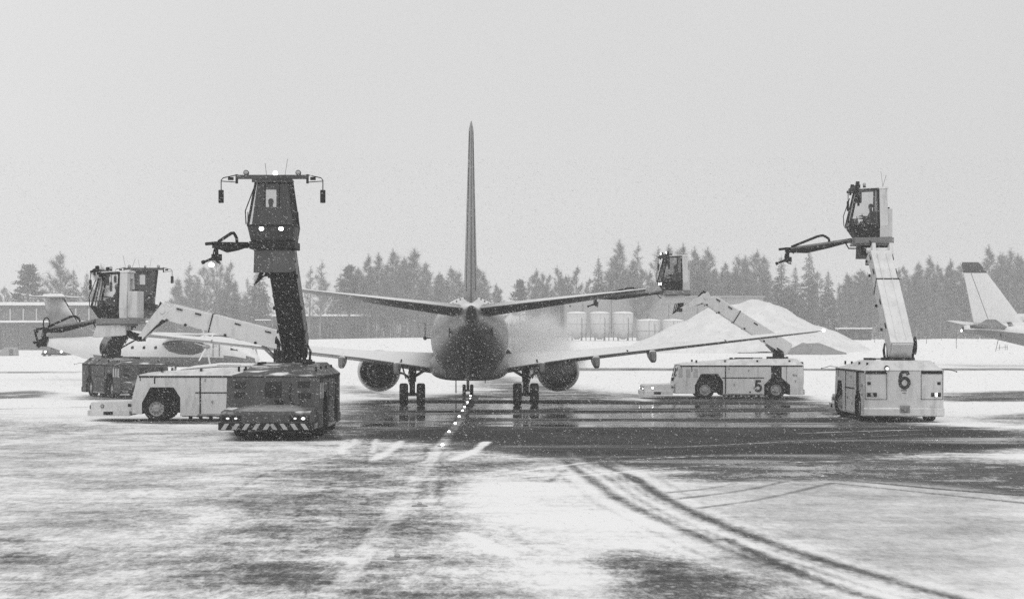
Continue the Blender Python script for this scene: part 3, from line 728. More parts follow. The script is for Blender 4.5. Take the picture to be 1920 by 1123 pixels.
        py.hexa([(ex-.18,-15.3,1.98),(ex+.18,-15.3,1.98),(ex+.2,-12.4,2.3),(ex-.2,-12.4,2.3)], [(ex-.2,-16.6,2.3),(ex+.2,-16.6,2.3),(ex+.22,-11.9,2.55),(ex-.22,-11.9,2.55)])
        py.build('pylon', M['hot'], eng)
        # stabiliser with elevator
        st = [(33.4, s*.35, 4.56, 4.1, .135, -1.8), (37.25, s*7.17, 5.40, 1.25, .11, -1.5)]
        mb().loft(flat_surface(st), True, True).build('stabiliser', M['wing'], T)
    # fin and rudder
    ft = [(30.9, 0, 4.9, 6.55, .095, 0), (31.4, 0, 5.25, 6.1, .095, 0), (36.65, 0, 12.05, 2.25, .085, 0), (36.9, 0, 12.25, 1.9, .05, 0)]
    fn = mb().loft(flat_surface(ft, True), True, True).build('fin', fin_mat, T)
    dz = [(27.0, 0, 5.30, 4.5, .02, 0), (30.6, 0, 6.2, 3.0, .06, 0)]
    mb().loft(flat_surface(dz, True), True, True).build('dorsal_fillet', fin_mat, fn)
    def ft_at(z):
        a, b = ft[1], ft[2]; q = (z-a[2])/(b[2]-a[2]); return a[0]+(b[0]-a[0])*q, a[3]+(b[3]-a[3])*q
    rl = mb()
    za, zb = 5.4, 11.9
    for z0 in [za + (zb-za)*i/12 for i in range(12)]:
        z1 = z0 + (zb-za)/12
        (x0, c0), (x1, c1) = ft_at(z0), ft_at(z1)
        for s in (-1, 1):
            h0, h1 = .033*c0, .031*c1
            rl.hexa([(s*(h0-.02),-(x0+c0*.70)-.02,z0),(s*(h0+.012),-(x0+c0*.70)-.02,z0),(s*(h0+.012),-(x0+c0*.70)+.03,z0),(s*(h0-.02),-(x0+c0*.70)+.03,z0)],
                    [(s*(h1-.02),-(x1+c1*.70)-.02,z1),(s*(h1+.012),-(x1+c1*.70)-.02,z1),(s*(h1+.012),-(x1+c1*.70)+.03,z1),(s*(h1-.02),-(x1+c1*.70)+.03,z1)])
    rl.build('rudder_gap', M['recess'], fn)
    if fin_tip:
        a0, c0 = ft_at(11.0)
        b_ = [(a0-.004, 0, 11.0, c0+.02, .094, 0), (36.64, 0, 12.06, 2.28, .094, 0), (36.9, 0, 12.27, 1.92, .06, 0)]
        mb().loft(flat_surface(b_, True), True, True).build('dark_fin_cap', M['fincap'], fn)
    if tail_lamp:
        mb().ball((.0,-38.95,4.2),(.14,.1,.14),10,6).build('tail_light', M['lamp'], fus)
        mb().box(-.5,.5,-37.4,-35.5,4.62,4.9) if False else None
    # landing gear
    for s in (-1, 1):
        x = s*2.86; y = 0.0
        g = MB(); g.tube([(x,y,.60),(x,y,1.45)], .14, 12); g.tube([(x,y,1.2),(x-.04*s,y,2.12)], .19, 14); g.tube([(x,y,1.4),(x-s*1.15,y+.05,2.1)], .075, 8)
        g.tube([(x-.55,y,.565),(x+.55,y,.565)], .09, 10); g.bar((x,y+.15,.75),(x,y+.35,1.05),.14,.06); g.bar((x,y+.35,1.05),(x,y+.15,1.4),.14,.06)
        for i in range(3): g.tube([(x+.14*s,y-.05*i,1.9),(x+.24*s,y-.06*i,1.4),(x+.1*s,y-.05*i,.95)], .022, 6)
        g.tube([(x+s*.1,y,1.35),(x+s*.45,y,1.62),(x+s*.75,y+.1,1.66),(x+s*.9,y+.2,1.55)], .06, 8)
        go = g.build('main_gear', M['black'], T)
        dr = MB().hexa([(x+s*.3,y-.5,1.35),(x+s*.34,y-.5,1.35),(x+s*.34,y+.6,1.35),(x+s*.3,y+.6,1.35)], [(x+s*.55,y-.5,2.2),(x+s*.6,y-.5,2.2),(x+s*.6,y+.6,2.2),(x+s*.55,y+.6,2.2)])
        pass
        dr.build('gear_door', M['wing'], go)
        for s2 in (-1, 1):
            wx = x + s2*.43; r = .565; w = .42
            prof = [(-w/2,r*.55),(-w/2,r*.88),(-w*.38,r*.985),(-w*.15,r),(w*.15,r),(w*.38,r*.985),(w/2,r*.88),(w/2,r*.55)]
            wb = MB().loft([[(wx+a, y+rr*math.cos(t), r+rr*math.sin(t)) for t in [2*math.pi*i/28 for i in range(28)]] for a, rr in prof], True, True)
            for gx in (-.1, 0, .1):
                pass
            wo = wb.build('wheel', M['tyre'], go)
            MB().loft([[(wx+a, y+rr*math.cos(t), r+rr*math.sin(t)) for t in [2*math.pi*i/20 for i in range(20)]] for a, rr in ((s2*w*.5,.28),(s2*w*.42,.26),(s2*w*.44,.10))], True, True).build('hub', M['steel'], wo)
    ny = 15.6
    g = MB(); g.tube([(0,ny,.36),(0,ny,1.6)], .09, 10); g.tube([(-.3,ny,.34),(.3,ny,.34)], .06, 8); ng = g.build('nose_gear', M['steel'], T)
    for s in (-1, 1):
        wx, r, w = s*.22, .345, .2
        MB().loft([[(wx+a, ny+rr*math.cos(t), r+rr*math.sin(t)) for t in [2*math.pi*i/24 for i in range(24)]] for a, rr in ((-w/2,r*.6),(-w/2,r*.9),(-w*.3,r),(w*.3,r),(w/2,r*.9),(w/2,r*.6))], True, True).build('wheel', M['tyre'], ng)
        MB().hexa([(s*.42,ny-.6,.95),(s*.45,ny-.6,.95),(s*.45,ny+.7,.95),(s*.42,ny+.7,.95)], [(s*.36,ny-.6,1.5),(s*.39,ny-.6,1.5),(s*.39,ny+.7,1.5),(s*.36,ny+.7,1.5)]).build('gear_door', M['hull'], ng)
    return T

# ------------------------------------------------------------------ twin propeller aircraft
def make_turboprop(label, loc, yaw, scale=1.0):
    'local +y nose; stations are metres from the nose'
    T = thing('propeller_aircraft', label, 'propeller aircraft', (loc[0], loc[1], loc[2]), R(yaw), None, scale)
    secs = [(0,2.05,.04,.04),(.3,2.08,.32,.35),(1.0,2.25,.70,.75),(1.9,2.48,1.02,1.08),(3.0,2.62,1.25,1.28),(4.4,2.68,1.35,1.36),(8,2.68,1.35,1.36),(15,2.68,1.35,1.36),(17.5,2.82,1.25,1.22),(20,3.08,.92,.92),(22.5,3.36,.52,.56),(24.4,3.55,.2,.26)]
    n = 36
    f = MB().loft([[(hw*math.cos(a), -xs, cz+hh*math.sin(a)) for a in [2*math.pi*i/n for i in range(n)]] for xs, cz, hw, hh in secs], True, True)
    fus = f.build('fuselage', M['hull'], T); fus.data.materials.append(M['belly'])
    for p in fus.data.polygons:
        if p.center.z < 2.25 and -p.center.y > .6 and -p.center.y < 17.6: p.material_index = 1
    for s in (-1, 1):
        for xs in (5.1, 6.1, 9.0, 10.3, 11.6, 12.9, 14.2):
            MB().loft([[(s*(1.33+d), -xs+.15*math.cos(a), 2.98+.21*math.sin(a)) for a in [2*math.pi*i/14 for i in range(14)]] for d in (-.12, .0)], True, False).build('cabin_window', M['recess'], fus)
        MB().hexa([(s*.55,-1.55,2.86),(s*.93,-1.72,2.80),(s*1.1,-2.35,2.86),(s*.9,-2.3,2.86)], [(s*.42,-1.98,3.30),(s*.72,-2.12,3.36),(s*.86,-2.5,3.38),(s*.6,-2.5,3.38)]).build('cockpit_window', M['recess'], fus)
        MB().hexa([(s*.06,-1.28,2.80),(s*.5,-1.46,2.84),(s*.5,-1.7,2.84),(s*.06,-1.6,2.8)], [(s*.06,-1.85,3.3),(s*.38,-1.95,3.3),(s*.38,-2.1,3.3),(s*.06,-2.05,3.3)]).build('cockpit_window', M['recess'], fus)
        for xs, w, z0, z1 in ((3.7,.36,2.3,3.4),(15.6,.42,2.25,3.75)):
            dr = MB()
            dr.box(s*1.28, s*1.352, -xs+w-.05, -xs+w, z0, z1); dr.box(s*1.28, s*1.352, -xs-w, -xs-w+.05, z0, z1); dr.box(s*1.28, s*1.345, -xs-w, -xs+w, z1-.05, z1)
            dr.build('door_frame', M['midgrey'], fus)
    for s in (-1, 1):
        st = [(5.9, s*.0, 4.05, 3.5, .15, 1.5), (5.9, s*4, 4.12, 3.4, .15, 1.5), (6.4, s*14.4, 4.45, 1.5, .12, 0)]
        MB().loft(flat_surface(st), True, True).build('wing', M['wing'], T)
        x = s*3.6
        rg = [[(x+hw*math.cos(a), -xs, cz+hh*math.sin(a)) for a in [2*math.pi*i/20 for i in range(20)]] for xs, cz, hw, hh in ((3.3,3.15,.28,.28),(3.7,3.1,.45,.48),(4.6,3.06,.58,.64),(5.9,3.1,.56,.62),(7.0,3.2,.40,.46),(7.7,3.35,.1,.12))]
        ne = MB().loft(rg, True, True).build('engine_nacelle', M['nacelle'], T)
        pr = MB().loft([[(x+r*math.cos(a), -xs, 3.15+r*math.sin(a)) for a in [2*math.pi*i/14 for i in range(14)]] for xs, r in ((2.6,.03),(2.8,.17),(3.2,.26),(3.32,.27))], True, True)
        pro = pr.build('spinner', M['steel'], ne)
        for i in range(6):
            a = 2*math.pi*i/6+.2; ca, sa = math.cos(a), math.sin(a)
            def bp_(r, w, dy): return (x+r*ca-w*sa, dy, 3.15+r*sa+w*ca)
            MB().hexa([bp_(.2,.02,-2.95), bp_(.2,-.02,-2.95), bp_(.2,-.02,-3.13), bp_(.2,.02,-3.13)], [bp_(1.6,.012,-2.97), bp_(1.6,-.012,-2.97), bp_(1.6,-.012,-3.10), bp_(1.6,.012,-3.10)]).build('propeller_blade', M['hull'], ne)
        st = [(21.6, s*.1, 7.62, 2.5, .12, 0), (22.4, s*4.0, 7.66, 1.3, .1, 0)]
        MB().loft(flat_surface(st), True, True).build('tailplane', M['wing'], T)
        x = s*1.25; g = MB(); g.tube([(x,-10.2,.5),(x,-10.0,1.7)], .1, 10); g.tube([(x-.35,-10.2,.46),(x+.35,-10.2,.46)], .06, 8)
        go = g.build('main_gear', M['steel'], T)
        for d in (-.25, .25):
            MB().loft([[(x+d+a, -10.2+rr*math.cos(t), .45+rr*math.sin(t)) for t in [2*math.pi*i/20 for i in range(20)]] for a, rr in ((-.11,.25),(-.11,.4),(-.06,.45),(.06,.45),(.11,.4),(.11,.25))], True, True).build('wheel', M['tyre'], go)
    MB().loft([[(hw*math.cos(a), -xs, 3.75+hh*math.sin(a)) for a in [2*math.pi*i/20 for i in range(20)]] for xs, hw, hh in ((4.8,.3,.05),(6.0,1.1,.42),(8.6,1.15,.45),(10.8,.4,.1))], True, True).build('wing_root_fairing', M['hull'], fus)
    g = MB(); g.tube([(0,-2.3,.36),(0,-2.3,1.7)], .07, 8); go = g.build('nose_gear', M['steel'], T)
    for d in (-.16,.16): MB().loft([[(d+a, -2.3+rr*math.cos(t), .32+rr*math.sin(t)) for t in [2*math.pi*i/18 for i in range(18)]] for a, rr in ((-.07,.2),(-.07,.3),(0,.32),(.07,.3),(.07,.2))], True, True).build('wheel', M['tyre'], go)
    fs = [(18.6, 0, 3.6, 5.2, .09, 0), (20.0, 0, 5.0, 3.6, .1, 0), (21.9, 0, 7.55, 2.4, .09, 0)]
    fn = MB().loft(flat_surface(fs, True), True, True).build('fin', M['wing'], T)
    cp = [(21.82, 0, 7.55, 2.6, .16, 0), (21.75, 0, 7.75, 2.75, .17, 0), (22.1, 0, 7.95, 2.2, .1, 0)]
    MB().loft(flat_surface(cp, True), True, True).build('snowy_fin_cap', M['snow'], fn)
    ed = MB(); ed.loft([[(-.06,-20.0-1.9*q,5.0+2.55*q),(.06,-20.0-1.9*q,5.0+2.55*q),(.06,-20.22-1.9*q,5.0+2.55*q),(-.06,-20.22-1.9*q,5.0+2.55*q)] for q in (-.0,1)], True, False)
    ed.build('deicer_boot', M['recess'], fn)
    return T
# ------------------------------------------------------------------ ground
def poly_sd(poly, X, Y):
    'signed distance to a polygon, positive inside'
    P = np.array(poly); d = np.full(X.shape, 1e9); inside = np.zeros(X.shape, bool)
    for i in range(len(P)):
        a, b = P[i], P[(i+1) % len(P)]
        e = b - a; wx, wy = X - a[0], Y - a[1]
        t = np.clip((wx*e[0] + wy*e[1]) / max(e @ e, 1e-9), 0, 1)
        d = np.minimum(d, (wx - e[0]*t)**2 + (wy - e[1]*t)**2)
        c = ((a[1] <= Y) & (b[1] > Y)) | ((b[1] <= Y) & (a[1] > Y))
        with np.errstate(divide='ignore', invalid='ignore'):
            xi = a[0] + (Y - a[1]) / (b[1] - a[1] + 1e-12) * e[0]
        inside ^= c & (X < xi)
    d = np.sqrt(d)
    return np.where(inside, d, -d)
def line_d(pts, X, Y):
    d = np.full(X.shape, 1e9)
    for a, b in zip(pts, pts[1:]):
        a = np.array(a); b = np.array(b); e = b - a; wx, wy = X - a[0], Y - a[1]
        t = np.clip((wx*e[0] + wy*e[1]) / max(e @ e, 1e-9), 0, 1)
        d = np.minimum(d, (wx - e[0]*t)**2 + (wy - e[1]*t)**2)
    return np.sqrt(d)
def GP(*pts): return [G(*p) for p in pts]

def spaced(segs):
    out = []
    for a, b, s in segs: out += list(np.arange(a, b, s))
    out.append(segs[-1][1]); return np.array(sorted(set(np.round(out, 4))))
gx = spaced([(-900,-200,50),(-200,-60,8),(-60,-30,1.0),(-30,-13,.26),(-13,13,.105),(13,30,.26),(30,60,1.0),(60,200,8),(200,901,50)])
gy = spaced([(-60,22,12),(22,26,.8),(26,50,.14),(50,80,.26),(80,130,.55),(130,215,2.0),(215,420,5),(420,701,25)])
X, Y = np.meshgrid(gx, gy)
wet = np.zeros(X.shape)
def fill(poly, val, soft, mode='max'):
    global wet
    a = sstep(-soft, soft, poly_sd(poly, X, Y)) * val
    wet = np.maximum(wet, a)
def cut(poly, val, soft):
    global wet
    a = sstep(-soft, soft, poly_sd(poly, X, Y)); wet = wet*(1-a) + val*a
def track(pts, w, val, soft=.12):
    global wet
    a = sstep(w/2+soft, w/2-soft, line_d(pts, X, Y)) * val
    wet = np.maximum(wet, a)
def ridge(pts, w, val, soft=.12):
    global wet
    a = sstep(w/2+soft, w/2-soft, line_d(pts, X, Y)); wet = wet*(1 - a*val)
# thin slush: foreground and the right hand side
fill(GP((-300,760),(420,800),(640,830),(1000,900),(1100,1300),(-300,1400)), .30, 6)
fill(GP((560,832),(700,832),(1000,852),(1050,872),(960,905),(850,930),(600,905)), .44, 3.0)
fill(GP((200,1123),(120,1300),(1100,1300),(1000,1110),(960,1030),(900,960),(850,900),(690,850),(560,860),(430,905),(300,985),(225,1060)), .42, 1.6)
fill(GP((470,1000),(760,990),(760,1160),(330,1160)), .55, 2.5)
fill(GP((500,880),(760,870),(800,990),(520,1010)), .48, 2.5)
fill(GP((1230,905),(1950,870),(2000,1123),(1700,1123),(1500,1040),(1330,990)), .33, 2.0)
fill(GP((1380,960),(1700,955),(1800,1010),(1560,1020)), .38, 2.5)
fill(GP((1110,1045),(1180,1030),(1300,1050),(1430,1080),(1490,1123),(1560,1200),(1250,1200),(1160,1110)), .64, .8)
fill(GP((1290,1000),(1360,1015),(1600,1120),(1640,1160),(1500,1150),(1380,1070)), .55, .9)
fill(GP((-60,1010),(60,1000),(160,1010),(130,1050),(40,1075),(-60,1070)), .42, 1.2)
fill(GP((-60,1085),(90,1070),(200,1060),(180,1123),(60,1160),(-60,1160)), .42, 1.2)
fill(GP((250,880),(480,870),(520,930),(300,950)), .30, 2.0)
# main wet asphalt around the airliner
fill(GP((640,775),(700,752),(790,748),(880,738),(960,745),(1080,745),(1210,752),(1330,750),(1500,750),(1575,760),(1640,790),(1760,800),(1920,806),(1990,820),(1990,842),(1700,852),(1520,880),(1330,892),(1200,880),(1060,862),(940,850),(850,838),(760,828),(680,822),(636,820),(618,800)), 1.0, 2.6)
fill(GP((1180,868),(1500,862),(1780,858),(2000,875),(2000,940),(1760,912),(1540,900),(1330,905)), .86, 2.0)
fill(GP((900,700),(1000,715),(1100,730),(1230,745),(1000,752),(890,748)), .62, 3.0)
fill(GP((1720,745),(1800,736),(1960,732),(2000,745),(1960,752),(1800,752)), .82, 3.0)
fill(GP((1800,780),(1960,772),(2000,790),(1900,796)), .5, 2.0)
fill(GP((640,722),(760,738),(760,748),(640,735)), .5, 2.5)
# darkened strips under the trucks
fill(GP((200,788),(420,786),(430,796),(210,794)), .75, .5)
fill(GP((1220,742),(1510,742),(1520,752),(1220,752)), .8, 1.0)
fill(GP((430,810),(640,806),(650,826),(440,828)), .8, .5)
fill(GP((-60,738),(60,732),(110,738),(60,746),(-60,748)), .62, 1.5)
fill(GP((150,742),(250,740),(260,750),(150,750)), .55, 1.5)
# taxi road edge beyond the stands
fill(GP((1020,690),(1500,691),(2200,690),(2200,694),(1500,695),(1020,695)), .62, 1.5)
fill(GP((-200,697),(150,696),(150,699),(-200,700)), .45, 1.5)
# curved tyre tracks
TA = GP((1040,845),(1067,870),(1110,900),(1160,935),(1230,970),(1300,1000),(1365,1030),(1450,1060),(1560,1095),(1680,1135))
TB = GP((1095,845),(1130,870),(1185,895),(1240,930),(1310,965),(1410,1005),(1510,1040),(1610,1070),(1710,1100),(1830,1130),(1950,1165))
def smooth(p, n=6):
    out = []
    for i in range(len(p)-1):
        a, b, c, d = p[max(i-1,0)], p[i], p[i+1], p[min(i+2,len(p)-1)]
        for k in range(n):
            t = k/n
            out.append(tuple(.5*(2*b[j] + (c[j]-a[j])*t + (2*a[j]-5*b[j]+4*c[j]-d[j])*t*t + (3*b[j]-a[j]-3*c[j]+d[j])*t**3) for j in (0,1)))
    return out + [p[-1]]
def offset(p, d):
    out = []
    for i, q in enumerate(p):
        a, b = p[max(i-1,0)], p[min(i+1,len(p)-1)]; dx, dy = b[0]-a[0], b[1]-a[1]; l_ = math.hypot(dx, dy) or 1
        out.append((q[0]-dy/l_*d, q[1]+dx/l_*d))
    return out
for TT, vv in ((smooth(TA), .64), (smooth(TB), .74)):
    track(TT, .34, vv*.95, .17); ridge(offset(TT, .40), .16, .35, .16)
for dd_, vv in ((.75,.42),(1.15,.38),(-.62,.40),(-.95,.36)): track(offset(smooth(TA), dd_), .20, vv, .16)
for dd_, vv in ((-.6,.44),(.62,.36)): track(offset(smooth(TB), dd_), .20, vv, .16)
track(smooth(GP((1360,1010),(1500,1075),(1640,1123),(1760,1160))), .30, .70, .10)
for pts, w, v in (
    (GP((1640,818),(1760,826),(1870,836),(1990,826)), .5, .85), (GP((1700,852),(1830,842),(1990,824)), .5, .8),
    (GP((1500,893),(1640,905),(1780,918),(1990,934)), .4, .75), (GP((1560,905),(1740,924),(1990,950)), .35, .6),
    (GP((1310,952),(1430,935),(1560,905)), .34, .56), (GP((1270,935),(1400,918),(1500,895)), .34, .54), (GP((1230,925),(1330,915),(1420,898)), .3, .48),
    (GP((694,815),(687,872)), .14, .66), (GP((684,815),(676,872)), .12, .6), (GP((660,815),(630,860)), .2, .5), (GP((800,838),(793,880),(785,915)), .26, .66), (GP((830,838),(826,905),(820,950)), .24, .64),
    (GP((815,950),(808,1123)), .14, .54), (GP((835,930),(850,1123)), .10, .5), (GP((604,870),(585,1010)), .16, .54), (GP((612,870),(597,1010)), .12, .52), (GP((520,890),(500,940)), .2, .5), (GP((660,890),(690,985)), .14, .52), (GP((676,890),(712,985)), .12, .5), (GP((560,880),(520,1040)), .14, .50), (GP((940,985),(1010,1035)), .10, .5), (GP((900,985),(960,1050)), .10, .5),
    (GP((-60,853),(200,848),(480,850)), .22, .50), (GP((-60,893),(250,885),(470,872),(700,880),(960,868)), .22, .52), (GP((960,898),(1200,880)), .2, .5), (GP((-60,768),(300,760)), .5, .48), (GP((-60,808),(420,800)), .3, .42),
    (GP((480,905),(470,960)), .16, .5), (GP((700,870),(600,920),(540,1000),(520,1100)), .26, .60), (GP((720,880),(625,930),(565,1005),(548,1110)), .22, .58), (GP((780,900),(730,960),(700,1040),(690,1123)), .24, .60), (GP((660,850),(520,880),(420,930)), .24, .52), (GP((1060,880),(1010,920)), .25, .5)):
    track(smooth(pts), w, v, .2)
# bright ridges and brushed snow left on the dark area
for pts, w, v in (
    (GP((1000,898),(1130,888),(1240,878),(1420,868),(1600,864)), .10, .85), (GP((1085,868),(1240,858),(1400,852)), .10, .8), (GP((960,886),(1090,868)), .2, .8),
    (GP((912,828),(890,845),(850,862)), .34, .9), (GP((752,826),(735,842),(700,862)), .30, .8), (GP((648,828),(640,850)), .25, .8), (GP((706,822),(698,848)), .14, .8), (GP((668,822),(655,840)), .12, .8),
    (GP((1300,836),(1500,826),(1740,812)), .16, .6), (GP((1180,842),(1400,832),(1640,826)), .16, .5), (GP((1500,812),(1700,806),(1960,803)), .3, .6), (GP((1100,790),(1300,784),(1560,786)), .3, .35), (GP((870,998),(950,1040)), .34, .9),
    (GP((900,1010),(980,1060)), .12, .6), (GP((480,1050),(660,1048)), .08, .7), (GP((640,1045),(670,1055)), .2, .9), (GP((700,1050),(790,1050)), .16, .9), (GP((750,952),(800,950)), .14, .9)):
    ridge(smooth(pts), w, v, .10)
cut(GP((870,890),(980,900),(1060,905),(1160,975),(1230,1015),(1100,1030),(1010,1010),(930,960)), .10, .6)
cl = sstep(.24, .12, np.abs(X + 2.28 - (Y-60)*.0035)) * sstep(118, 108, Y) * sstep(22, 30, Y)
wet = wet * (1 - .42*cl)
Z = ground_z(X, Y)
rng = np.random.default_rng(7)
bank = np.zeros(X.shape)
for i in range(60):                                                # low ploughed ridges in the snow field
    cx, cy = rng.uniform(-170, 170), rng.uniform(235, 420); lx, ly, h = rng.uniform(8, 28), rng.uniform(3, 7), rng.uniform(.12, .45)
    bank += h*np.exp(-((X-cx)/lx)**2 - ((Y-cy)/ly)**2)
Z = Z + bank*sstep(225, 250, Y)
nyy, nxx = X.shape
verts = np.stack([X, Y, Z], -1).reshape(-1, 3)
ii = (np.arange(nyy-1)[:,None]*nxx + np.arange(nxx-1)[None,:]).ravel()
quads = np.stack([ii, ii+1, ii+1+nxx, ii+nxx], 1)
me = bpy.data.meshes.new('ground')
me.vertices.add(len(verts)); me.vertices.foreach_set('co', verts.ravel())
me.loops.add(quads.size); me.loops.foreach_set('vertex_index', quads.ravel().astype(np.int32))
me.polygons.add(len(quads)); me.polygons.foreach_set('loop_start', np.arange(0, quads.size, 4, dtype=np.int32)); me.polygons.foreach_set('loop_total', np.full(len(quads), 4, np.int32))
me.polygons.foreach_set('use_smooth', np.ones(len(quads), bool))
pat = 1 - .62*sstep(-2.5, 2.5, poly_sd(GP((1190,912),(1950,880),(2100,1200),(1760,1200),(1560,1060),(1340,985)), X, Y))
pat = pat - .25*sstep(-4, 4, poly_sd(GP((-200,800),(560,840),(430,900),(200,1010),(-200,1000)), X, Y))
for TT in (smooth(TA), smooth(TB)): pat = np.minimum(pat, 1 - .38*sstep(1.2, .4, line_d(TT, X, Y)))
pt_ = me.attributes.new('patchy', 'FLOAT', 'POINT'); pt_.data.foreach_set('value', pat.ravel().astype(np.float32))
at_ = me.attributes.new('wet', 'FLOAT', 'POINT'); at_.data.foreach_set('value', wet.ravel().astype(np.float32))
me.update(); me.validate()
ground = bpy.data.objects.new('ground', me); COL.objects.link(ground); ground['kind'] = 'structure'

gm = bpy.data.materials.new('snow_swept_apron'); t, b = nodes(gm)
N = t.nodes.new; K = t.links.new
geo = N('ShaderNodeNewGeometry'); att = N('ShaderNodeAttribute'); att.attribute_name = 'wet'
def noi(scale, detail, rough, dist=0.0, turn=24):
    mp = N('ShaderNodeMapping'); mp.inputs['Scale'].default_value = scale; mp.inputs['Rotation'].default_value = (0, 0, R(turn)); K(geo.outputs['Position'], mp.inputs[0])
    n = N('ShaderNodeTexNoise'); n.inputs['Scale'].default_value = 1.0; n.inputs['Detail'].default_value = detail; n.inputs['Roughness'].default_value = rough; n.inputs['Distortion'].default_value = dist
    K(mp.outputs[0], n.inputs['Vector']); return n.outputs[0]
def math_(op, a, b_=None, c=None):
    n = N('ShaderNodeMath'); n.operation = op
    for i, q in enumerate((a, b_, c)):
        if q is None: continue
        if hasattr(q, 'links'): K(q, n.inputs[i])
        else: n.inputs[i].default_value = q
    return n.outputs[0]
def mrange(v, a, b_, c=0.0, d=1.0, smooth_=False):
    n = N('ShaderNodeMapRange'); n.inputs[1].default_value = a; n.inputs[2].default_value = b_; n.inputs[3].default_value = c; n.inputs[4].default_value = d
    if smooth_: n.interpolation_type = 'SMOOTHSTEP'
    K(v, n.inputs[0]); return n.outputs[0]
nA = noi((.30, .26, .3), 8, .62, .6)           # broad drifts
nB = noi((1.7, .95, 1), 8, .68, .6)             # wind streaks
nC = noi((18, 5.5, 5), 5, .75)                     # grains and tread marks
nD = noi((6.5, 2.0, 3), 9, .74, .5)            # ragged crumbs of snow
wf = att.outputs['Fac']
nE = noi((.10, .55, .3), 6, .6, .2, -4)          # long wind-blown smears
nF = noi((.55, 2.2, .3), 6, .65, .2, -7)
bell = math_('MULTIPLY', math_('MULTIPLY', wf, math_('SUBTRACT', 1.12, wf)), 4.0)      # thin patchy snow is the most uneven
amp = math_('ADD', math_('MULTIPLY', bell, .75), .42)
dv = math_('MULTIPLY', math_('SUBTRACT', nA, .5), 1.15)
dv = math_('ADD', dv, math_('MULTIPLY', math_('SUBTRACT', nB, .5), .65))
dv = math_('ADD', dv, math_('MULTIPLY', math_('SUBTRACT', nE, .5), .40))
dv = math_('ADD', dv, math_('MULTIPLY', math_('SUBTRACT', nF, .5), .35))
dv = math_('ADD', dv, math_('MULTIPLY', math_('SUBTRACT', nD, .5), .85))
dv = math_('ADD', dv, math_('MULTIPLY', math_('SUBTRACT', nC, .5), .45))
ap = N('ShaderNodeAttribute'); ap.attribute_name = 'patchy'
amp = math_('MULTIPLY', amp, ap.outputs['Fac'])
v = math_('MULTIPLY', math_('ADD', wf, math_('MULTIPLY', dv, amp)), .8)
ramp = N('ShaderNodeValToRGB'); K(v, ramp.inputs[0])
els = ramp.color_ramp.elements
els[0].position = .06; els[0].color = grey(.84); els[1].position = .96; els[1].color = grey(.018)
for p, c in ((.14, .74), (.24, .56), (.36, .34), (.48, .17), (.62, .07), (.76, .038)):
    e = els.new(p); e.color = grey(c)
K(ramp.outputs[0], b.inputs['Base Color'])
nP = noi((.035, .16, .1), 4, .5)
pud = math_('MULTIPLY', mrange(nP, .46, .57, 0, 1, True), mrange(v, .60, .76, 0, 1, True))
K(mrange(pud, 0, 1, .75, .06), b.inputs['Roughness'])
K(mrange(pud, 0, 1, .05, .40), b.inputs['Specular IOR Level'])
bp = N('ShaderNodeBump'); bp.inputs['Distance'].default_value = .05
K(math_('ADD', math_('MULTIPLY', nB, 1.0), math_('MULTIPLY', nC, .35)), bp.inputs['Height']); K(mrange(pud, 0, 1, .45, .02), bp.inputs['Strength']); K(bp.outputs[0], b.inputs['Normal'])
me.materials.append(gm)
# ------------------------------------------------------------------ vehicles and aircraft in place
make_airliner('grey-finned jet airliner seen from behind, standing among the de-icing trucks', (-2.16, 100.0, 0), 1.5, M['fin'], 'airliners on the apron', tail_lamp=False)
t2 = make_airliner('pale jet airliner with dark fin tip, its tail entering the photo beside truck 6', (51.9+18.2, 229.0, .05), -84.0, M['hull'], 'airliners on the apron', fin_tip=True, tail_lamp=True, scale=.97)
make_turboprop('high-winged propeller aircraft with dark lower fuselage parked behind the white truck', (-18.8, 148.0, 0), -118.0, .86)

make_truck('white truck with a black 6 on its square rear end', (16.0, 90.3), 89.2, 1.12, False, number='6', boom_e=43.5, slew=.026, section=.84, fw=-2.78, fe=(-3.0,6.0), S=(-2.2,6.72,-.05), cab_yaw=88.6, noz_yaw=92.6, noz_len=2.4, noz_drop=-.15, lights='rear', mount_dark=True, steer=R(20), opl=('person in dark jacket seated in the cab above truck 6, reaching forward', False))
make_truck('white truck with a black 5 on its long side', (7.26, 111.75), 180.8, 1.0, False, number='5', boom_e=32.3, fe=(-2.19,4.97), S=(-2.08,5.79), cab_yaw=6, noz_yaw=0, noz_len=3.6, noz_drop=-.07, lights='all', heat=.12, opl=('person in dark clothes seated in the lamp-lit cab above truck 5', False))
make_truck('white truck with snow slab on its roof and a large dark front wheel arch', (-17.4, 82.9), 180.0, 1.0, False, boom_e=14.3, pz=2.93, fw=-2.78, fe=(-1.91,3.39), S=(-1.03,3.96), cab_yaw=-4, noz_yaw=2, noz_len=2.1, noz_drop=-.17, noz='loops', heat=.42, roof_snow=True, opl=('person in a pale cap seated in the low white-panelled cab', True))
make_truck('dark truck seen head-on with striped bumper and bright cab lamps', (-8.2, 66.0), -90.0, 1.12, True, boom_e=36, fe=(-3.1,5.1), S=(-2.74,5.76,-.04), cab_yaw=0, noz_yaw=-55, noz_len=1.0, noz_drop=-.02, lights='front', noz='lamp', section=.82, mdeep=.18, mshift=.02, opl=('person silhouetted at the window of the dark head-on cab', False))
make_truck('dark truck partly hidden behind the white truck, its cab wider at the roof', (-19.73, 109.7), -61.0, 1.0, True, boom_e=27, fe=(-2.9,4.9), S=(-1.8,5.0,0), cab_yaw=-22, noz_yaw=-28, noz_len=.9, noz_drop=-.25, lights='off', wide_top=True)

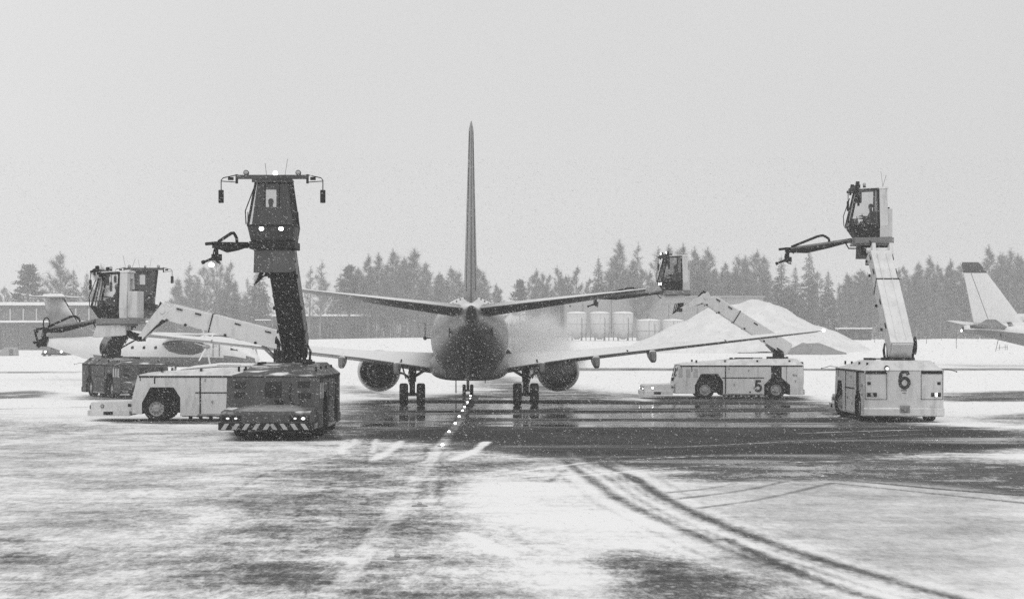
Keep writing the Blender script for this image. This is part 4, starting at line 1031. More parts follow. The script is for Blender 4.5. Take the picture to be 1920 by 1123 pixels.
# ------------------------------------------------------------------ taxiway centreline lights
def taxi_light(px, py, lit, label):
    x, y = G(px, py)
    T = thing('taxiway_light', label, 'taxiway light', (x, y, 0), 0, 'inset lights along the taxiway centreline')
    r = .14
    MB().loft([[(q*math.cos(a), q*math.sin(a), z) for a in [2*math.pi*i/16 for i in range(16)]] for q, z in ((.17,.002),(.16,.02),(.09,.04))], True, True).build('housing', M['steel'], T)
    MB().ball((0,-.03,.06),(.05,.045,.04),10,6).build('lens', M['lamp'] if lit else M['lens'], T)
LPOS = [(882,744),(876.5,756),(871,765),(867,772),(861,783),(853.5,796),(842,812),(829.5,837)]
words = ['farthest lit light, between the nose wheels and the lens row', 'second lit light from the nose wheels', 'third lit light from the nose wheels', 'fourth lit light from the nose wheels', 'dim middle light of the lit row', 'third lit light counted from the near end of the row', 'second lit light counted from the near end of the row', 'nearest lit light, at the edge of the dark wet patch']
for (px, py), w_ in zip(LPOS, words): taxi_light(px, py, True, w_)
taxi_light(787, 949, False, 'unlit inset light on grey slush below the lit row')
taxi_light(745, 1048, False, 'unlit inset light nearest the camera, in a streak of snow')

# ------------------------------------------------------------------ buildings, silos, heaps, huts
M['wall'] = mat('grey_facade', .10, .8, .15, .4, .2, dirt=.4, dirt_v=.09)
M['hangar'] = mat('pale_hangar_cladding', .30, .7, .05, .3, .2)
M['silo'] = mat('white_silo_shell', .56, .6, .05, .5, .3)
M['pane'] = mat('dim_window', .10, .25, .4, .5, .4)
M['mullion'] = mat('pale_mullion', .5, .6, .05, 1)
M['timber'] = mat('dark_timber', .05, .8, .2, 1.5, .2)

def gz(x, y): return float(ground_z(x, y))
b = thing('terminal_building', 'long flat-roofed building with a strip of windows behind the propeller aircraft', 'building', (-140, 440, 0))
bx0, bx1 = -30, 61
wl_ = MB(); wl_.box(bx0,bx1,0,26,0,10.3); wl_.build('wall', M['wall'], b)
MB().box(bx0-.6,bx1+.6,-.9,26.6,10.3,11.0).build('roof', M['snow'], b)
MB().box(bx0,bx1,-.9,-.02,6.5,6.95).build('canopy_ledge', M['snow'], b)
n_w = 31
for i in range(n_w):
    x = bx0 + .4 + i*(bx1-bx0-.8)/n_w; wdt = (bx1-bx0-.8)/n_w
    wf = MB(); wf.box(x, x+.28, -.12, -.01, 6.95, 9.6)
    wo_ = wf.build('window', M['mullion'], b)
    q = MB(); q.box(x+.28, x+wdt, -.06, -.012, 7.0, 9.55); q.build('pane', M['pane'], wo_)
sm_ = MB()
for i in range(23): sm_.box(bx0+2+i*3.9, bx0+2.08+i*3.9, -.03, -.01, .3, 6.4)
sm_.build('wall_seams', M['recess'], b)

hg = thing('hangar', 'huge pale hangar wall fading into the haze behind the silos', 'hangar', (12, 450, 2.7))
MB().box(0,45,0,34,0,9.6).build('wall', M['hangar'], hg)
MB().box(-.4,45.4,-.4,34.4,9.6,9.9).build('roof', M['hangar'], hg)
se = MB()
for i in range(7): se.box(4.0+6.5*i,4.12+6.5*i,-.06,-.01,.0,9.5)
se.build('wall_seams', M['wall'], hg)

lb = thing('storage_building', 'long low dark building with snowy roof left of the airliner fuselage', 'building', (-60, 470, 2.6))
MB().box(0,26,0,12,0,5.6).build('wall', M['wall'], lb)
MB().hexa([(-.5,-.6,5.6),(26.5,-.6,5.6),(26.5,12.6,5.6),(-.5,12.6,5.6)], [(-.5,4,6.1),(26.5,4,6.1),(26.5,8,6.1),(-.5,8,6.1)]).build('roof', M['snow'], lb)
each('door', M['recess'], lb, [(2+6.4*i,5.4+6.4*i,-.05,-.01,0,3.6) for i in range(4)])

D = 382
def silo(px0, px1, ytop, ybot, label, cone):
    x0 = (px0-960)/FPX*D; x1 = (px1-960)/FPX*D; r = (x1-x0)/2; base = gz((x0+x1)/2, D)
    zt = CAM_H + (HORIZON-ytop)/FPX*D - base; zb = max(CAM_H + (HORIZON-ybot)/FPX*D - base, .1)
    T = thing('silo', label, 'silo', ((x0+x1)/2, D, base-.1), 0, 'white bulk silos')
    def ring(q, z, n=28): return [(q*math.cos(a), q*math.sin(a), z) for a in [2*math.pi*i/n for i in range(n)]]
    if cone:
        MB().loft([ring(.35,.35), ring(r,1.7), ring(r,zt)], True, True).build('shell', M['silo'], T)
        lg = MB()
        for a in range(6): lg.box(r*.93*math.cos(a*1.047)-.09, r*.93*math.cos(a*1.047)+.09, r*.93*math.sin(a*1.047)-.09, r*.93*math.sin(a*1.047)+.09, 0, 1.8)
        lg.build('leg_frame', M['steel'], T)
    else:
        MB().loft([ring(r,0), ring(r,zt)], True, True).build('shell', M['silo'], T)
    MB().loft([ring(r+.03,zt), ring(r+.05,zt+.12), ring(r*.7,zt+.32), ring(.1,zt+.42)], True, True).build('snow_cap', M['snow'], T)
    bd = MB()
    for z in (1.75, zt*.62, zt*.62+.08) if cone else (zt*.5,):
        bd.loft([ring(r+.03,z-.05), ring(r+.03,z+.05)], True, True)
    MB().tube([(r*.5,-r*.9,.2),(r*.5,-r*.92,zt*.8),(r*.3,-r*.7,zt+.25)], .07, 6).build('filling_pipe', M['steel'], T)
    bd.box(-.05,.05,-r-.04,-r+.02,1.8 if cone else .2,zt); bd.build('hoop', M['steel'] if not cone else M['mullion'], T)
silo(1063,1100,587,636,'tall white snow-capped silo nearest the airliner',True)
silo(1106,1143,587,636,'tall white snow-capped silo standing between two equal silos',True)
silo(1149,1187,587,636,'tall white snow-capped silo beside the short wide silos',True)
silo(1193,1238,601,640,'short wide white silo next to the tall silos',False)
silo(1241,1282,601,640,'short wide white silo half covered by the snow heap',False)

def heap(name, label, cx, cy, rx, ry, h, ridge_, m, seed, base):
    n = 90; vs = []; fs = []
    for j in range(n):
        for i in range(n):
            u, v_ = 2*i/(n-1)-1, 2*j/(n-1)-1
            x, y = u*rx, v_*ry
            d = math.hypot(max(abs(x)-ridge_, 0)/(rx-ridge_), y/ry)
            z = h*max(0, 1.03-d)
            z = min(z, h*(.93+.05*math.cos(d*4))) if d < .12 else z
            nz_ = mnoise.fractal(Vector((x*.16+seed, y*.16, seed)), 1.0, 2.0, 5)
            z = z*(1+.08*nz_) + .32*nz_*(1 if z > 0 else 0) 
            vs.append((x, y, z - .35 if d > 1 else z-.05))
    for j in range(n-1):
        for i in range(n-1): fs.append((j*n+i, j*n+i+1, (j+1)*n+i+1, (j+1)*n+i))
    mb = MB(); mb.add(vs, fs, True); o = mb.build(name, m); o.location = (cx, cy, base)
    return tag(o, label, 'heap')
M['heap'] = mat('snow_over_grit', .69, .9, .12, .5, .1, bump=.5, stretch=(1, 1, .35), dirt=.25, dirt_v=.5)
M['grit'] = mat('bare_grit', .22, .9, .2, .8, .1, bump=.5)
hx = W(1408, 600, 300)
heap('snow_heap', 'tall cone-sided heap of snow-covered grit behind truck 5', hx.x, 306, 19.5, 15, 7.9, 3.2, M['heap'], 3.1, gz(hx.x, 296)-.1)
hx2 = W(1522, 650, 286)
heap('grit_heap', 'low dark mound of bare grit at the right foot of the snow heap', hx2.x, 287, 5.2, 3.5, 1.9, 1.0, M['grit'], 8.3, gz(hx2.x, 284))

hp = W(1606, 640, 395)
hut = thing('hut', 'small dark flat-roofed hut right of the snow heap', 'hut', (hp.x, 395, gz(hp.x,395)-.5))
MB().box(-2.9,2.9,0,4,0,2.7).build('wall', M['timber'], hut)
MB().box(-3.5,3.1,-.3,4.3,2.7,2.95).build('roof', M['snow'], hut)
MB().box(1.2,2.2,-.04,-.005,.9,1.7).build('window', M['pane'], hut); MB().box(-.6,.4,-.04,-.005,0,2.0).build('door', M['wall'], hut)
hp = W(492, 612, 400)
cab_ = thing('control_cabin', 'small dark cabin with lamp poles seen above the white boom', 'cabin', (hp.x, 400, gz(hp.x,400)))
MB().box(-1.3,1.3,0,2.2,.0,4.4).build('wall', M['wall'], cab_); MB().box(-1.5,1.5,-.2,2.4,4.4,4.6).build('roof', M['snow'], cab_)
MB().box(-.8,.8,-.04,-.005,3.0,4.0).build('window', M['pane'], cab_)
for x in (-2.2, 1.9):
    MB().tube([(x,.5,0),(x,.5,5.0)], .06, 6).box(x-.3,x+.3,.4,.6,5.0,5.2).build('lamp_pole', M['steel'], cab_)

# far vehicles
def far_wheel(p, x, y, r, w):
    MB().loft([[(x+a, y+rr*math.cos(t), r+rr*math.sin(t)) for t in [2*math.pi*i/18 for i in range(18)]] for a, rr in ((-w/2,r*.6),(-w/2,r*.92),(0,r),(w/2,r*.92),(w/2,r*.6))], True, True).build('wheel', M['tyre'], p)
p = W(100, 667, 335)
tt = thing('tow_tractor', 'low dark tractor with lit headlights beneath the nozzle of the white truck', 'tractor', (p.x, 335, 0))
bd = MB().prism([(0,.35),(0,1.0),(.3,1.15),(2.2,1.3),(6,1.3),(6,.35)], 'x', 0, 1) if False else MB()
bd.loft([[(-1.9,y,.35),(1.9,y,.35),(1.85,y,z),(-1.85,y,z)] for y,z in ((0,.95),(.4,1.15),(2.4,1.25),(6,1.25))], True, False)
bd.build('body', M['dark'], tt, bevel=.04)
MB().loft([[(-.9,y,1.2),(.9,y,1.2),(.75,y+d,2.1),(-.75,y+d,2.1)] for y,d in ((1.6,.3),(3.4,-.1))], True, False).build('cab', M['recess'], tt, bevel=.04)
MB().box(-2.0,2.0,-.12,.05,.3,.6).build('bumper', M['recess'], tt)
for s in (-1, 1):
    h_ = MB().box(s*1.35-.22,s*1.35+.22,-.03,.02,.72,1.0).build('headlight', M['recess'], tt)
    MB().ball((s*1.35,-.05,.86),(.2,.05,.16),10,6).build('lens', M['lamp'], h_)
    for y in (1.0, 4.8): far_wheel(tt, s*1.75, y, .5, .4)
p = W(487, 670, 322)
vt = thing('box_truck', 'dark box truck with pale lettering parked beyond the nose of the propeller aircraft', 'truck', (p.x, 322, 0))
MB().box(-2.6,1.4,0,2.4,.7,3.0).build('cargo_box', M['dark'], vt, bevel=.04)
MB().loft([[(1.45,y,.5),(3.0,y,.5),(2.95,y,1.6),(2.3,y,2.6),(1.45,y,2.65)] for y in (.05,2.35)], True, False).build('cab', M['midgrey'], vt, bevel=.04)
MB().box(1.75,2.6,.03,.045,1.6,2.2).build('side_window', M['recess'], vt)
MB().box(-2.6,1.4,0,2.4,.5,.68).build('chassis', M['recess'], vt)
stroke_glyph('lettering', XO, .85, .17, M['mullion'], vt, (.3,-.006,2.35), (R(90),0,0))
for x in (-1.7, 2.2):
    for y in (.2, 2.2):
        MB().loft([[(x+rr*math.cos(t), y+a, .5+rr*math.sin(t)) for t in [2*math.pi*i/18 for i in range(18)]] for a, rr in ((-.16,.3),(-.16,.46),(0,.5),(.16,.46),(.16,.3))], True, True).build('wheel', M['tyre'], vt)
p = W(14, 652, 350)
ig = MB()
ig.loft([[(-1.5,y,0),(-1.35,y,.9),(-.6,y,1.5),(.6,y,1.55),(1.3,y,1.4),(1.4,y,0)] for y in (0,2.6)], True, False)
sh = thing('equipment_shelter', 'small pale rounded shelter in front of the long building', 'shelter', (p.x, 350, 0))
ig.build('shell', M['hangar'], sh, bevel=.1); MB().box(.3,1.0,-.04,-.005,.1,1.2).build('door', M['wall'], sh)
p = W(17, 655, 345)
mk = MB().tube([(0,0,0),(0,0,.5)], .12, 8); mk.tube([(0,0,.5),(0,0,.75)], [.2,.1], 8); mk.bar((-.25,0,.02),(.25,0,.02),.1,.06)
o_ = mk.build('edge_marker', M['timber']); o_.location = (p.x, 330, 0); tag(o_, 'short dark marker post in the snow before the pale shelter', 'marker')

# nozzle arm of a truck working beyond the fuselage
p = W(797, 634, 122)
na = thing('nozzle_arm', 'thin nozzle arm with a ball joint showing left of the airliner fuselage', 'mast', (p.x, 122, 0))
u = p.z; MB().tube([(1.9,0,0),(1.9,0,u),(0,0,u)], .035, 8).tube([(0,0,u),(0,0,u+.95)], [.035,.02], 6).build('pole', M['recess'], na)
MB().ball((0,0,u),(.12,.12,.12),10,8).build('ball_joint', M['recess'], na)

# stakes and fence
stakes = [(1690,652,342,.0),(1737,656,345,0),(1793,662,318,0),(1866,668,300,.35),(1640,650,360,0),(1575,652,350,0),(1723,650,380,0),(1765,650,380,0)]
stw = ['thin marker stake just right of the white boom','thin marker stake between the white boom and the airliner tail','tall dark marker stake left of the airliner tail','leaning marker stake below the airliner tail','marker stake close right of the dark hut','marker stake at the foot of the grit mound','faint marker stake near the wood edge, left of the tall stake','faint marker stake near the wood edge, beside the tall stake']
for (px, py, D_, ln), lb_ in zip(stakes, stw):
    x = (px-960)/FPX*D_; z = gz(x, D_)
    h = 2.4 if ln or px == 1793 else 1.9
    o_ = MB().tube([(0,0,-.2),(ln*.9,0,h*.5),(ln*1.7,0,h)], .045, 6).tube([(ln*.9,0,h*.55),(ln*1.1,0,h*.62)], .07, 6).build('marker_stake', M['timber'])
    o_.location = (x, D_, z); tag(o_, lb_, 'stake', 'stakes in the snow field')
x = (1880-960)/FPX*310
tr_ = MB()
tr_.bar((-.8,0,.35),(.8,0,.45),.06,.06); tr_.bar((-.5,0,0),(-.5,0,.9),.06,.06); tr_.bar((.4,0,0),(.4,0,.85),.06,.06); tr_.bar((.7,0,0),(.7,0,.8),.06,.06)
o_ = tr_.build('low_barrier', M['timber']); o_.location = (x, 310, gz(x,310)); tag(o_, 'low wooden barrier in the snow below the airliner tail', 'barrier')

def fence(px0, px1, D_, label, step, h=2.0):
    x0, x1 = (px0-960)/FPX*D_, (px1-960)/FPX*D_
    T = thing('fence', label, 'fence', (x0, D_, gz((x0+x1)/2, D_)))
    n = int((x1-x0)/step)
    for i in range(n+1):
        MB().tube([(i*step,0,-.3),(i*step,0,h)], .05, 6).build('post', M['timber'], T)
    wr_ = MB()
    for z in (.3, .8, 1.3, 1.8): wr_.tube([(0,0,z),(n*step,0,z)], .016, 4)
    wr_.build('wires', M['wall'], T)
fence(560, 830, 425, 'thin wire fence along the wood left of the airliner', 3.4)
fence(1630, 1960, 425, 'thin wire fence along the wood on the right', 3.0)
# ------------------------------------------------------------------ trees
M['needle'] = mat('conifer_needles', .11, .9, .5, .9, .1)
M['twig'] = mat('bare_birch_twigs', .20, .9, .4, .9, .1)
M['bark'] = mat('bark', .10, .9, .4, 1.5, .1)
M['birchbark'] = mat('birch_bark', .22, .9, .4, 1.5, .1)
rnd = random.Random(11)
def stroke(mb, p, q, w):
    'a thin two-sided twig: crossed slivers'
    d = (q-p); 
    a = d.cross(Vector((rnd.uniform(-1,1), rnd.uniform(-1,1), rnd.uniform(-1,1)))).normalized()*w*.5
    mb.add([p-a, p+a, q+a*.35, q-a*.35], [(0,1,2,3)])
def proto_birch(h, crown_w, base, dense, lean=0.03, slender=False):
    'bare birch: upright trunk, rising limbs that end in fans of fine twigs'
    T = MB(); C = MB()
    def axis(t): return Vector((lean*h*t*t + .12*math.sin(5*t+h), lean*h*t*t*.5, h*t))
    T.tube([axis(t) for t in (0,.15,.3,.45,.6,.75,.9,1.0)], [.19,.17,.15,.12,.09,.06,.03,.012], 6)
    n = int(42*dense)
    lob = [rnd.uniform(.6,1.2) for _ in range(6)]
    for i in range(n):
        u = (i+rnd.random())/n; t = base + (1-base)*u*.93
        a = rnd.uniform(0, 6.283)
        prof = min(1, .5+u*1.9)*(1-u**1.7)**.95
        L_ = (crown_w*prof*lob[int(a/6.284*6)] + .35)*rnd.uniform(.6,1.15)
        up = rnd.uniform(.6,1.4)+.8*u
        p = axis(t); dr_ = Vector((math.cos(a), math.sin(a), up)).normalized()
        q = p + dr_*L_*1.15; m_ = (p+q)/2 + Vector((0,0,-.10*L_))
        T.tube([p, m_, q], [.045,.028,.010], 4, False)
        for k in range(int((11+13*L_)*dense**.4)):
            s = rnd.uniform(.3,1)**.8; c = p.lerp(q, s)
            d = (dr_*rnd.uniform(.2,1.0) + Vector((rnd.gauss(0,.55), rnd.gauss(0,.55), rnd.uniform(-.55,.75)))).normalized()*rnd.uniform(.4,1.15)*min(1, .45+L_*.35)
            stroke(C, c, c+d, rnd.uniform(.025,.055))
            e = c+d*rnd.uniform(.4,.8)
            for _ in range(2): stroke(C, e, e+Vector((rnd.gauss(0,.28), rnd.gauss(0,.28), rnd.uniform(-.5,.5))), rnd.uniform(.02,.042))
    for k in range(int(26*dense)):
        t = rnd.uniform(.9,1.0); c = axis(t); stroke(C, c, c+Vector((rnd.gauss(0,.35), rnd.gauss(0,.35), rnd.uniform(.2,.8)))*(1.15-t)*5, .04)
    return T, C, M['birchbark'], M['twig']
def proto_spruce(h, w, dense, base=.08, ragged=.25):
    T = MB(); C = MB(); T.tube([(0,0,0),(0,0,h*.5),(0,0,h*.98)], [.2,.13,.03], 6)
    n = int(h*3.0)
    for i in range(n):
        t = base + (1-base)*(i/n)**.95
        rad = w*(1-t)**.85*(1+rnd.uniform(-ragged, ragged))+.12
        for j in range(int(5+5*dense)):
            if rnd.random() < .1: continue
            a = rnd.uniform(0,6.283); L_ = rad*rnd.uniform(.65,1.12)
            d = Vector((math.cos(a), math.sin(a), -.25 + .3*t)); p = Vector((0,0,h*t))
            tip = p + d*L_ + Vector((0,0,.15*L_))
            for k in range(int(4+L_*5*dense)):
                s = rnd.uniform(.2,1.0); c = p.lerp(tip, s)+Vector((rnd.gauss(0,.12), rnd.gauss(0,.12), rnd.gauss(0,.10)))
                sd = Vector((-d.y, d.x, 0))*rnd.choice((-1,1))
                stroke(C, c, c + (d*rnd.uniform(.2,.6)+sd*rnd.uniform(.1,.5)+Vector((0,0,rnd.uniform(-.45,.05))))*rnd.uniform(.6,1.2)*min(1,.2+rad*.55), rnd.uniform(.08,.18)*min(1,.4+rad*.4))
    stroke(C, Vector((0,0,h*.94)), Vector((0,0,h*1.03)), .08)
    return T, C, M['bark'], M['needle']
def proto_pine(h, w, base=.3):
    T = MB(); C = MB(); T.tube([(0,0,0),(.05,0,h*.5),(-.05,0,h*.97)], [.22,.15,.04], 6)
    n = int(h*1.5)
    for i in range(n):
        t = base + (1-base)*(i+rnd.random()*.6)/n
        u = (t-base)/(1-base)
        for j in range(rnd.randint(3,5)):
            a = rnd.uniform(0,6.283); L_ = w*(1.02-u**1.8*.97)*rnd.uniform(.5,1.1)+.1
            p = Vector((0,0,h*t)); q = p+Vector((math.cos(a)*L_, math.sin(a)*L_, L_*rnd.uniform(.0,.35)))
            T.tube([p,(p+q)/2+Vector((0,0,-.1)),q], [.06,.04,.015], 4, False)
            for cl_ in (.5,.75,1.0):
                c0 = p.lerp(q, cl_)
                for k in range(16):
                    c = c0+Vector((rnd.gauss(0,.28), rnd.gauss(0,.28), rnd.gauss(0,.14)))
                    stroke(C, c, c+Vector((rnd.gauss(0,.3), rnd.gauss(0,.3), rnd.uniform(-.05,.5))), rnd.uniform(.12,.2))
    for k in range(60):
        t_ = rnd.uniform(.88,1.0); q_ = (1.03-t_)*3; c = Vector((rnd.gauss(0,q_), rnd.gauss(0,q_), h*t_)); stroke(C, c, c+Vector((rnd.gauss(0,.2), rnd.gauss(0,.2), .4)), .10)
    return T, C, M['bark'], M['needle']
PRO = {}
def reg(kind, tup, h):
    T, C, mb_, mc = tup
    tmesh = T.build('trunk', mb_); cmesh = C.build('crown', mc)
    PRO[kind] = (tmesh.data, cmesh.data, h)
    for o in (tmesh, cmesh): bpy.data.objects.remove(o)
reg('birch', proto_birch(18, 3.6, .22, 1.1), 18); reg('birch2', proto_birch(18, 3.1, .16, 1.35, -.02), 18); reg('birch3', proto_birch(18, 4.4, .14, 1.6, .015), 18)
reg('thin', proto_birch(18, 2.2, .25, .8, .02, True), 18); reg('poplar', proto_birch(18, 3.0, .08, 1.9, .01), 18)
reg('spruce', proto_spruce(16, 2.9, 1.0), 16); reg('spruce2', proto_spruce(16, 2.3, 1.15, .05, .35), 16)
reg('pine', proto_pine(14, 2.6), 14); reg('pine2', proto_pine(14, 2.2, .42), 14)
KIND_WORD = {'birch':'bare birch','birch2':'bare birch','birch3':'broad bare birch','thin':'slender bare birch','poplar':'dense upright birch','spruce':'dark spruce','spruce2':'narrow dark spruce','pine':'pine','pine2':'round-topped pine'}
tree_n = [0]
def tree(px, ytop, kind, D_, label, group, wide=1.0, base_y=None):
    x = (px-960)/FPX*D_; z = gz(x, D_)-.15; h = CAM_H + (HORIZON-ytop)/FPX*D_ - z
    tm, cm_, ph = PRO[kind]
    nm = {'spruce':'spruce_tree','spruce2':'spruce_tree','pine':'pine_tree','pine2':'pine_tree'}.get(kind, 'birch_tree')
    T = bpy.data.objects.new(nm, None); COL.objects.link(T); s = h/ph
    T.location = (x, D_, z); T.scale = (s*wide, s*wide, s); T.rotation_euler = (0, 0, rnd.uniform(0, 6.28)); T.empty_display_size = .3
    T['label'] = label; T['category'] = 'tree'; T['group'] = group
    for n_, m_ in (('trunk', tm), ('crown', cm_)):
        o = bpy.data.objects.new(n_, m_); o.parent = T; COL.objects.link(o)
    return T
G1, G2, G3, G4 = 'trees above the long building', 'trees behind the left trucks', 'trees behind the airliner', 'trees on the right behind the snow heap'
named = [
 (53,499,'pine',462,'lone layered pine above the long building roof',G1,1.15), (112,472,'birch3',470,'tallest dense birch above the long building roof',G1,1.0), (138,505,'spruce',466,'dark spruce close right of the tallest birch over the building',G1,1.1),
 (10,536,'birch',480,'small faint birch at the far left photo edge',G1,.9), (188,497,'birch3',478,'hazy round birch behind the white cab',G1,1.0),(163,512,'spruce2',468,'narrow spruce between the building trees and the white cab',G1,1.1),
 (352,492,'thin',462,'slender birch right of the dark cab mirror',G2,1.1), (384,497,'birch',470,'open bare birch left of the hanging nozzle lamp',G2,1.0), (409,476,'birch',455,'tall open birch just left of the nozzle lamp',G2,.9), (428,488,'birch2',458,'tall birch directly under the nozzle lamp',G2,.9),
 (442,527,'spruce2',450,'small dark spruce below the nozzle lamp',G2,1.0), (486,489,'spruce',455,'broad snowy spruce left of the dark boom',G2,1.15), (463,520,'thin',475,'faint thin birch between the two spruces',G2,1.0), (330,520,'birch',480,'faint birch behind the dark cab',G2,1.0),
 (579,500,'thin',450,'left one of two thin birches right of the dark boom',G3,1.3), (600,489,'thin',446,'right one of two thin birches right of the dark boom',G3,1.3), (655,501,'pine2',452,'pine standing alone left of the big birch clump',G3,1.0),
 (690,477,'poplar',458,'leftmost upright birch of the big clump',G3,.95), (711,474,'poplar',462,'second upright birch of the big clump',G3,.95), (739,468,'birch3',456,'broad birch in the middle of the big clump',G3,.95), (778,466,'poplar',452,'tallest pointed birch of the big clump',G3,1.35), (802,490,'birch',466,'loose birch on the right edge of the big clump',G3,.9),
 (848,500,'birch3',462,'round broad birch just left of the airliner fin',G3,1.2), (898,500,'birch3',470,'faint broad birch behind the airliner fin',G3,1.1), (935,540,'birch2',480,'low faint birch right of the airliner fin',G3,1.2), (975,527,'pine2',470,'round-topped pine alone right of the airliner fin',G3,1.0),
 (1022,528,'birch2',470,'low birch at the left end of the right-hand wood',G4,1.3), (1049,499,'birch2',462,'birch behind the spray nozzle, left of its neighbour',G4,1.0), (1079,498,'birch2',466,'birch above the first white silo',G4,1.0), (1122,483,'spruce',462,'pointed spruce above the second white silo',G4,.95),
 (1163,450,'poplar',455,'very tall dense birch above the third white silo',G4,1.0), (1193,455,'thin',458,'tall slim birch right of the tallest one',G4,1.0), (1204,500,'birch3',450,'low broad birch left of the cab of truck 5',G4,1.0), (1233,462,'thin',462,'slim birch directly behind the cab lamps of truck 5',G4,1.1),
 (1254,459,'poplar',468,'upright birch behind the roof of the cab of truck 5',G4,.9), (1278,458,'birch3',462,'broad birch right of the cab of truck 5',G4,1.0), (1303,464,'poplar',458,'upright birch over the knuckle of truck 5',G4,1.0), (1329,464,'poplar',455,'birch above the peak of the snow heap',G4,1.2), (1356,490,'birch2',462,'lower birch right of the heap peak',G4,1.0),
 (1383,478,'birch2',468,'thin-topped birch over the right heap shoulder',G4,1.0), (1417,469,'birch3',455,'broad open birch left of the raised nozzle of truck 6',G4,1.05), (1465,481,'spruce2',452,'spruce under the raised nozzle of truck 6',G4,1.2), (1491,500,'spruce2',460,'short spruce beside the tall ragged spruce',G4,1.1), (1517,471,'spruce',450,'tall ragged spruce right of the raised nozzle',G4,.95),
 (1553,508,'spruce',458,'spruce left of the white boom of truck 6',G4,1.1), (1590,512,'birch3',462,'birch over the dark hut roof',G4,1.0), (1625,508,'birch2',466,'birch close left of the white boom',G4,1.0),
 (1698,496,'birch2',458,'left birch of the row right of the white boom',G4,1.0), (1722,491,'birch3',462,'broad birch in the row right of the white boom',G4,.85), (1744,480,'poplar',455,'highest birch in the row right of the white boom',G4,1.0), (1763,492,'birch2',460,'birch in the row left of the dark fin tip',G4,.9), (1782,486,'poplar',465,'birch touching the dark fin tip',G4,.9),
 (1855,460,'poplar',458,'tall birch just right of the dark fin tip',G4,1.0), (1879,474,'thin',462,'slim birch right of the dark fin tip',G4,1.1), (1893,466,'birch2',456,'tall birch near the right photo edge',G4,1.0), (1916,480,'poplar',460,'birch cut by the right photo edge',G4,1.1),
]
for a in named: tree(a[0], a[1], a[2], a[3], a[4], a[5], a[6]*(1.25 if a[2] in ('birch','birch2','birch3','poplar') else 1.1))
for a in named:                                                    # companions that close the clumps up
    if a[0] < 620 or a[2] not in ('birch','birch2','birch3','poplar'): continue
    for k in range(2):
        right = a[0] > 985
        tree(a[0]+rnd.choice((-1,1))*rnd.uniform(7,24), a[1]+rnd.uniform(6,38), rnd.choice(('birch','birch2','birch3','poplar')), a[3]+rnd.uniform(8,40),
             'bare birch crowding into the front row of the wood on the right' if right else 'bare birch crowding into the clump left of the airliner fin', 'birches crowding the right wood edge' if right else 'birches crowding the left clump', rnd.uniform(1.1,1.5))
for i in range(120):                                                # the hazier row behind them
    px = rnd.uniform(985, 1950) if i < 80 else rnd.uniform(600, 935) if i < 104 else rnd.uniform(335, 500)
    lim = 515 if px > 985 else 520
    tree(px, rnd.uniform(lim-14, lim+50), rnd.choice(('birch','birch2','birch3','poplar','birch2','spruce','birch3')), rnd.uniform(480, 530),
         ('hazy tree deep in the wood on the right, behind the front row' if px > 985 else 'hazy tree deep in the wood left of the airliner, behind the front row' if px > 600 else 'hazy tree deep in the wood behind the dark boom'),
         'hazy trees deep in the right wood' if px > 985 else 'hazy trees deep in the wood by the airliner' if px > 600 else 'hazy trees deep in the left wood', rnd.uniform(1.1,1.6))
uw = MB()
for i in range(34000):                                             # undergrowth and saplings
    q = rnd.random()
    px = rnd.uniform(985, 1990) if q < .62 else rnd.uniform(600, 985) if q < .85 else rnd.uniform(330, 600)
    D_ = rnd.uniform(462, 520); x = (px-960)/FPX*D_
    hmax = (9.5 + 3.5*mnoise.noise(Vector((x*.08, D_*.05, 0)))) * (1 if px > 985 or 640 < px < 900 else .62)
    if 905 < px < 1010: hmax *= .6
    z = gz(x, D_) + hmax*rnd.random()**1.2
    if rnd.random() < .12: stroke(uw, Vector((x,D_,gz(x,D_)-.2)), Vector((x+rnd.gauss(0,.2),D_,gz(x,D_)+hmax*rnd.uniform(.5,1.1))), .12)
    else:
        d = Vector((rnd.gauss(0,.5), rnd.gauss(0,.4), rnd.uniform(.2,1.2))).normalized()*rnd.uniform(.5,1.3); stroke(uw, Vector((x,D_,z)), Vector((x,D_,z))+d, rnd.uniform(.08,.2))
o = uw.build('undergrowth', M['twig'], kind='stuff'); tag(o, 'grey undergrowth and saplings along the foot of the wood', 'undergrowth', kind='stuff')

# ------------------------------------------------------------------ driving snow
rs = np.random.default_rng(5)
NF = 70000
Dd = 26 + 72*rs.uniform(0, 1, NF)**.8; xx = rs.uniform(-.275, .275, NF)*Dd; zz = CAM_H + rs.uniform(-.14, .09, NF)*Dd
ok = (zz > .05); Dd, xx, zz = Dd[ok], xx[ok], zz[ok]; NF = len(Dd)
ln = rs.uniform(.016, .050, NF)*(1+.35*(Dd > 50)); th = ln*rs.uniform(.12, .18, NF)
ang = np.radians(-24) + rs.normal(0, .10, NF); az = rs.normal(0, .3, NF)
ax = np.stack([np.cos(ang)*np.cos(az), np.sin(az)*.8, np.sin(ang)], 1); ax /= np.linalg.norm(ax, axis=1)[:,None]
b1 = np.cross(ax, np.array([0., 1., 0.])); b1 /= np.linalg.norm(b1, axis=1)[:,None]; b2 = np.cross(ax, b1)
c = np.stack([xx, Dd, zz], 1)
V = np.stack([c-ax*ln[:,None]/2, c+ax*ln[:,None]/2, c+b1*th[:,None]/2, c-b1*th[:,None]/2, c+b2*th[:,None]/2, c-b2*th[:,None]/2], 1).reshape(-1, 3)
tri = np.array([(0,2,4),(0,4,3),(0,3,5),(0,5,2),(1,4,2),(1,3,4),(1,5,3),(1,2,5)])
Fq = (np.arange(NF)[:,None,None]*6 + tri[None]).reshape(-1, 3)
me = bpy.data.meshes.new('falling_snow')
me.vertices.add(len(V)); me.vertices.foreach_set('co', V.ravel())
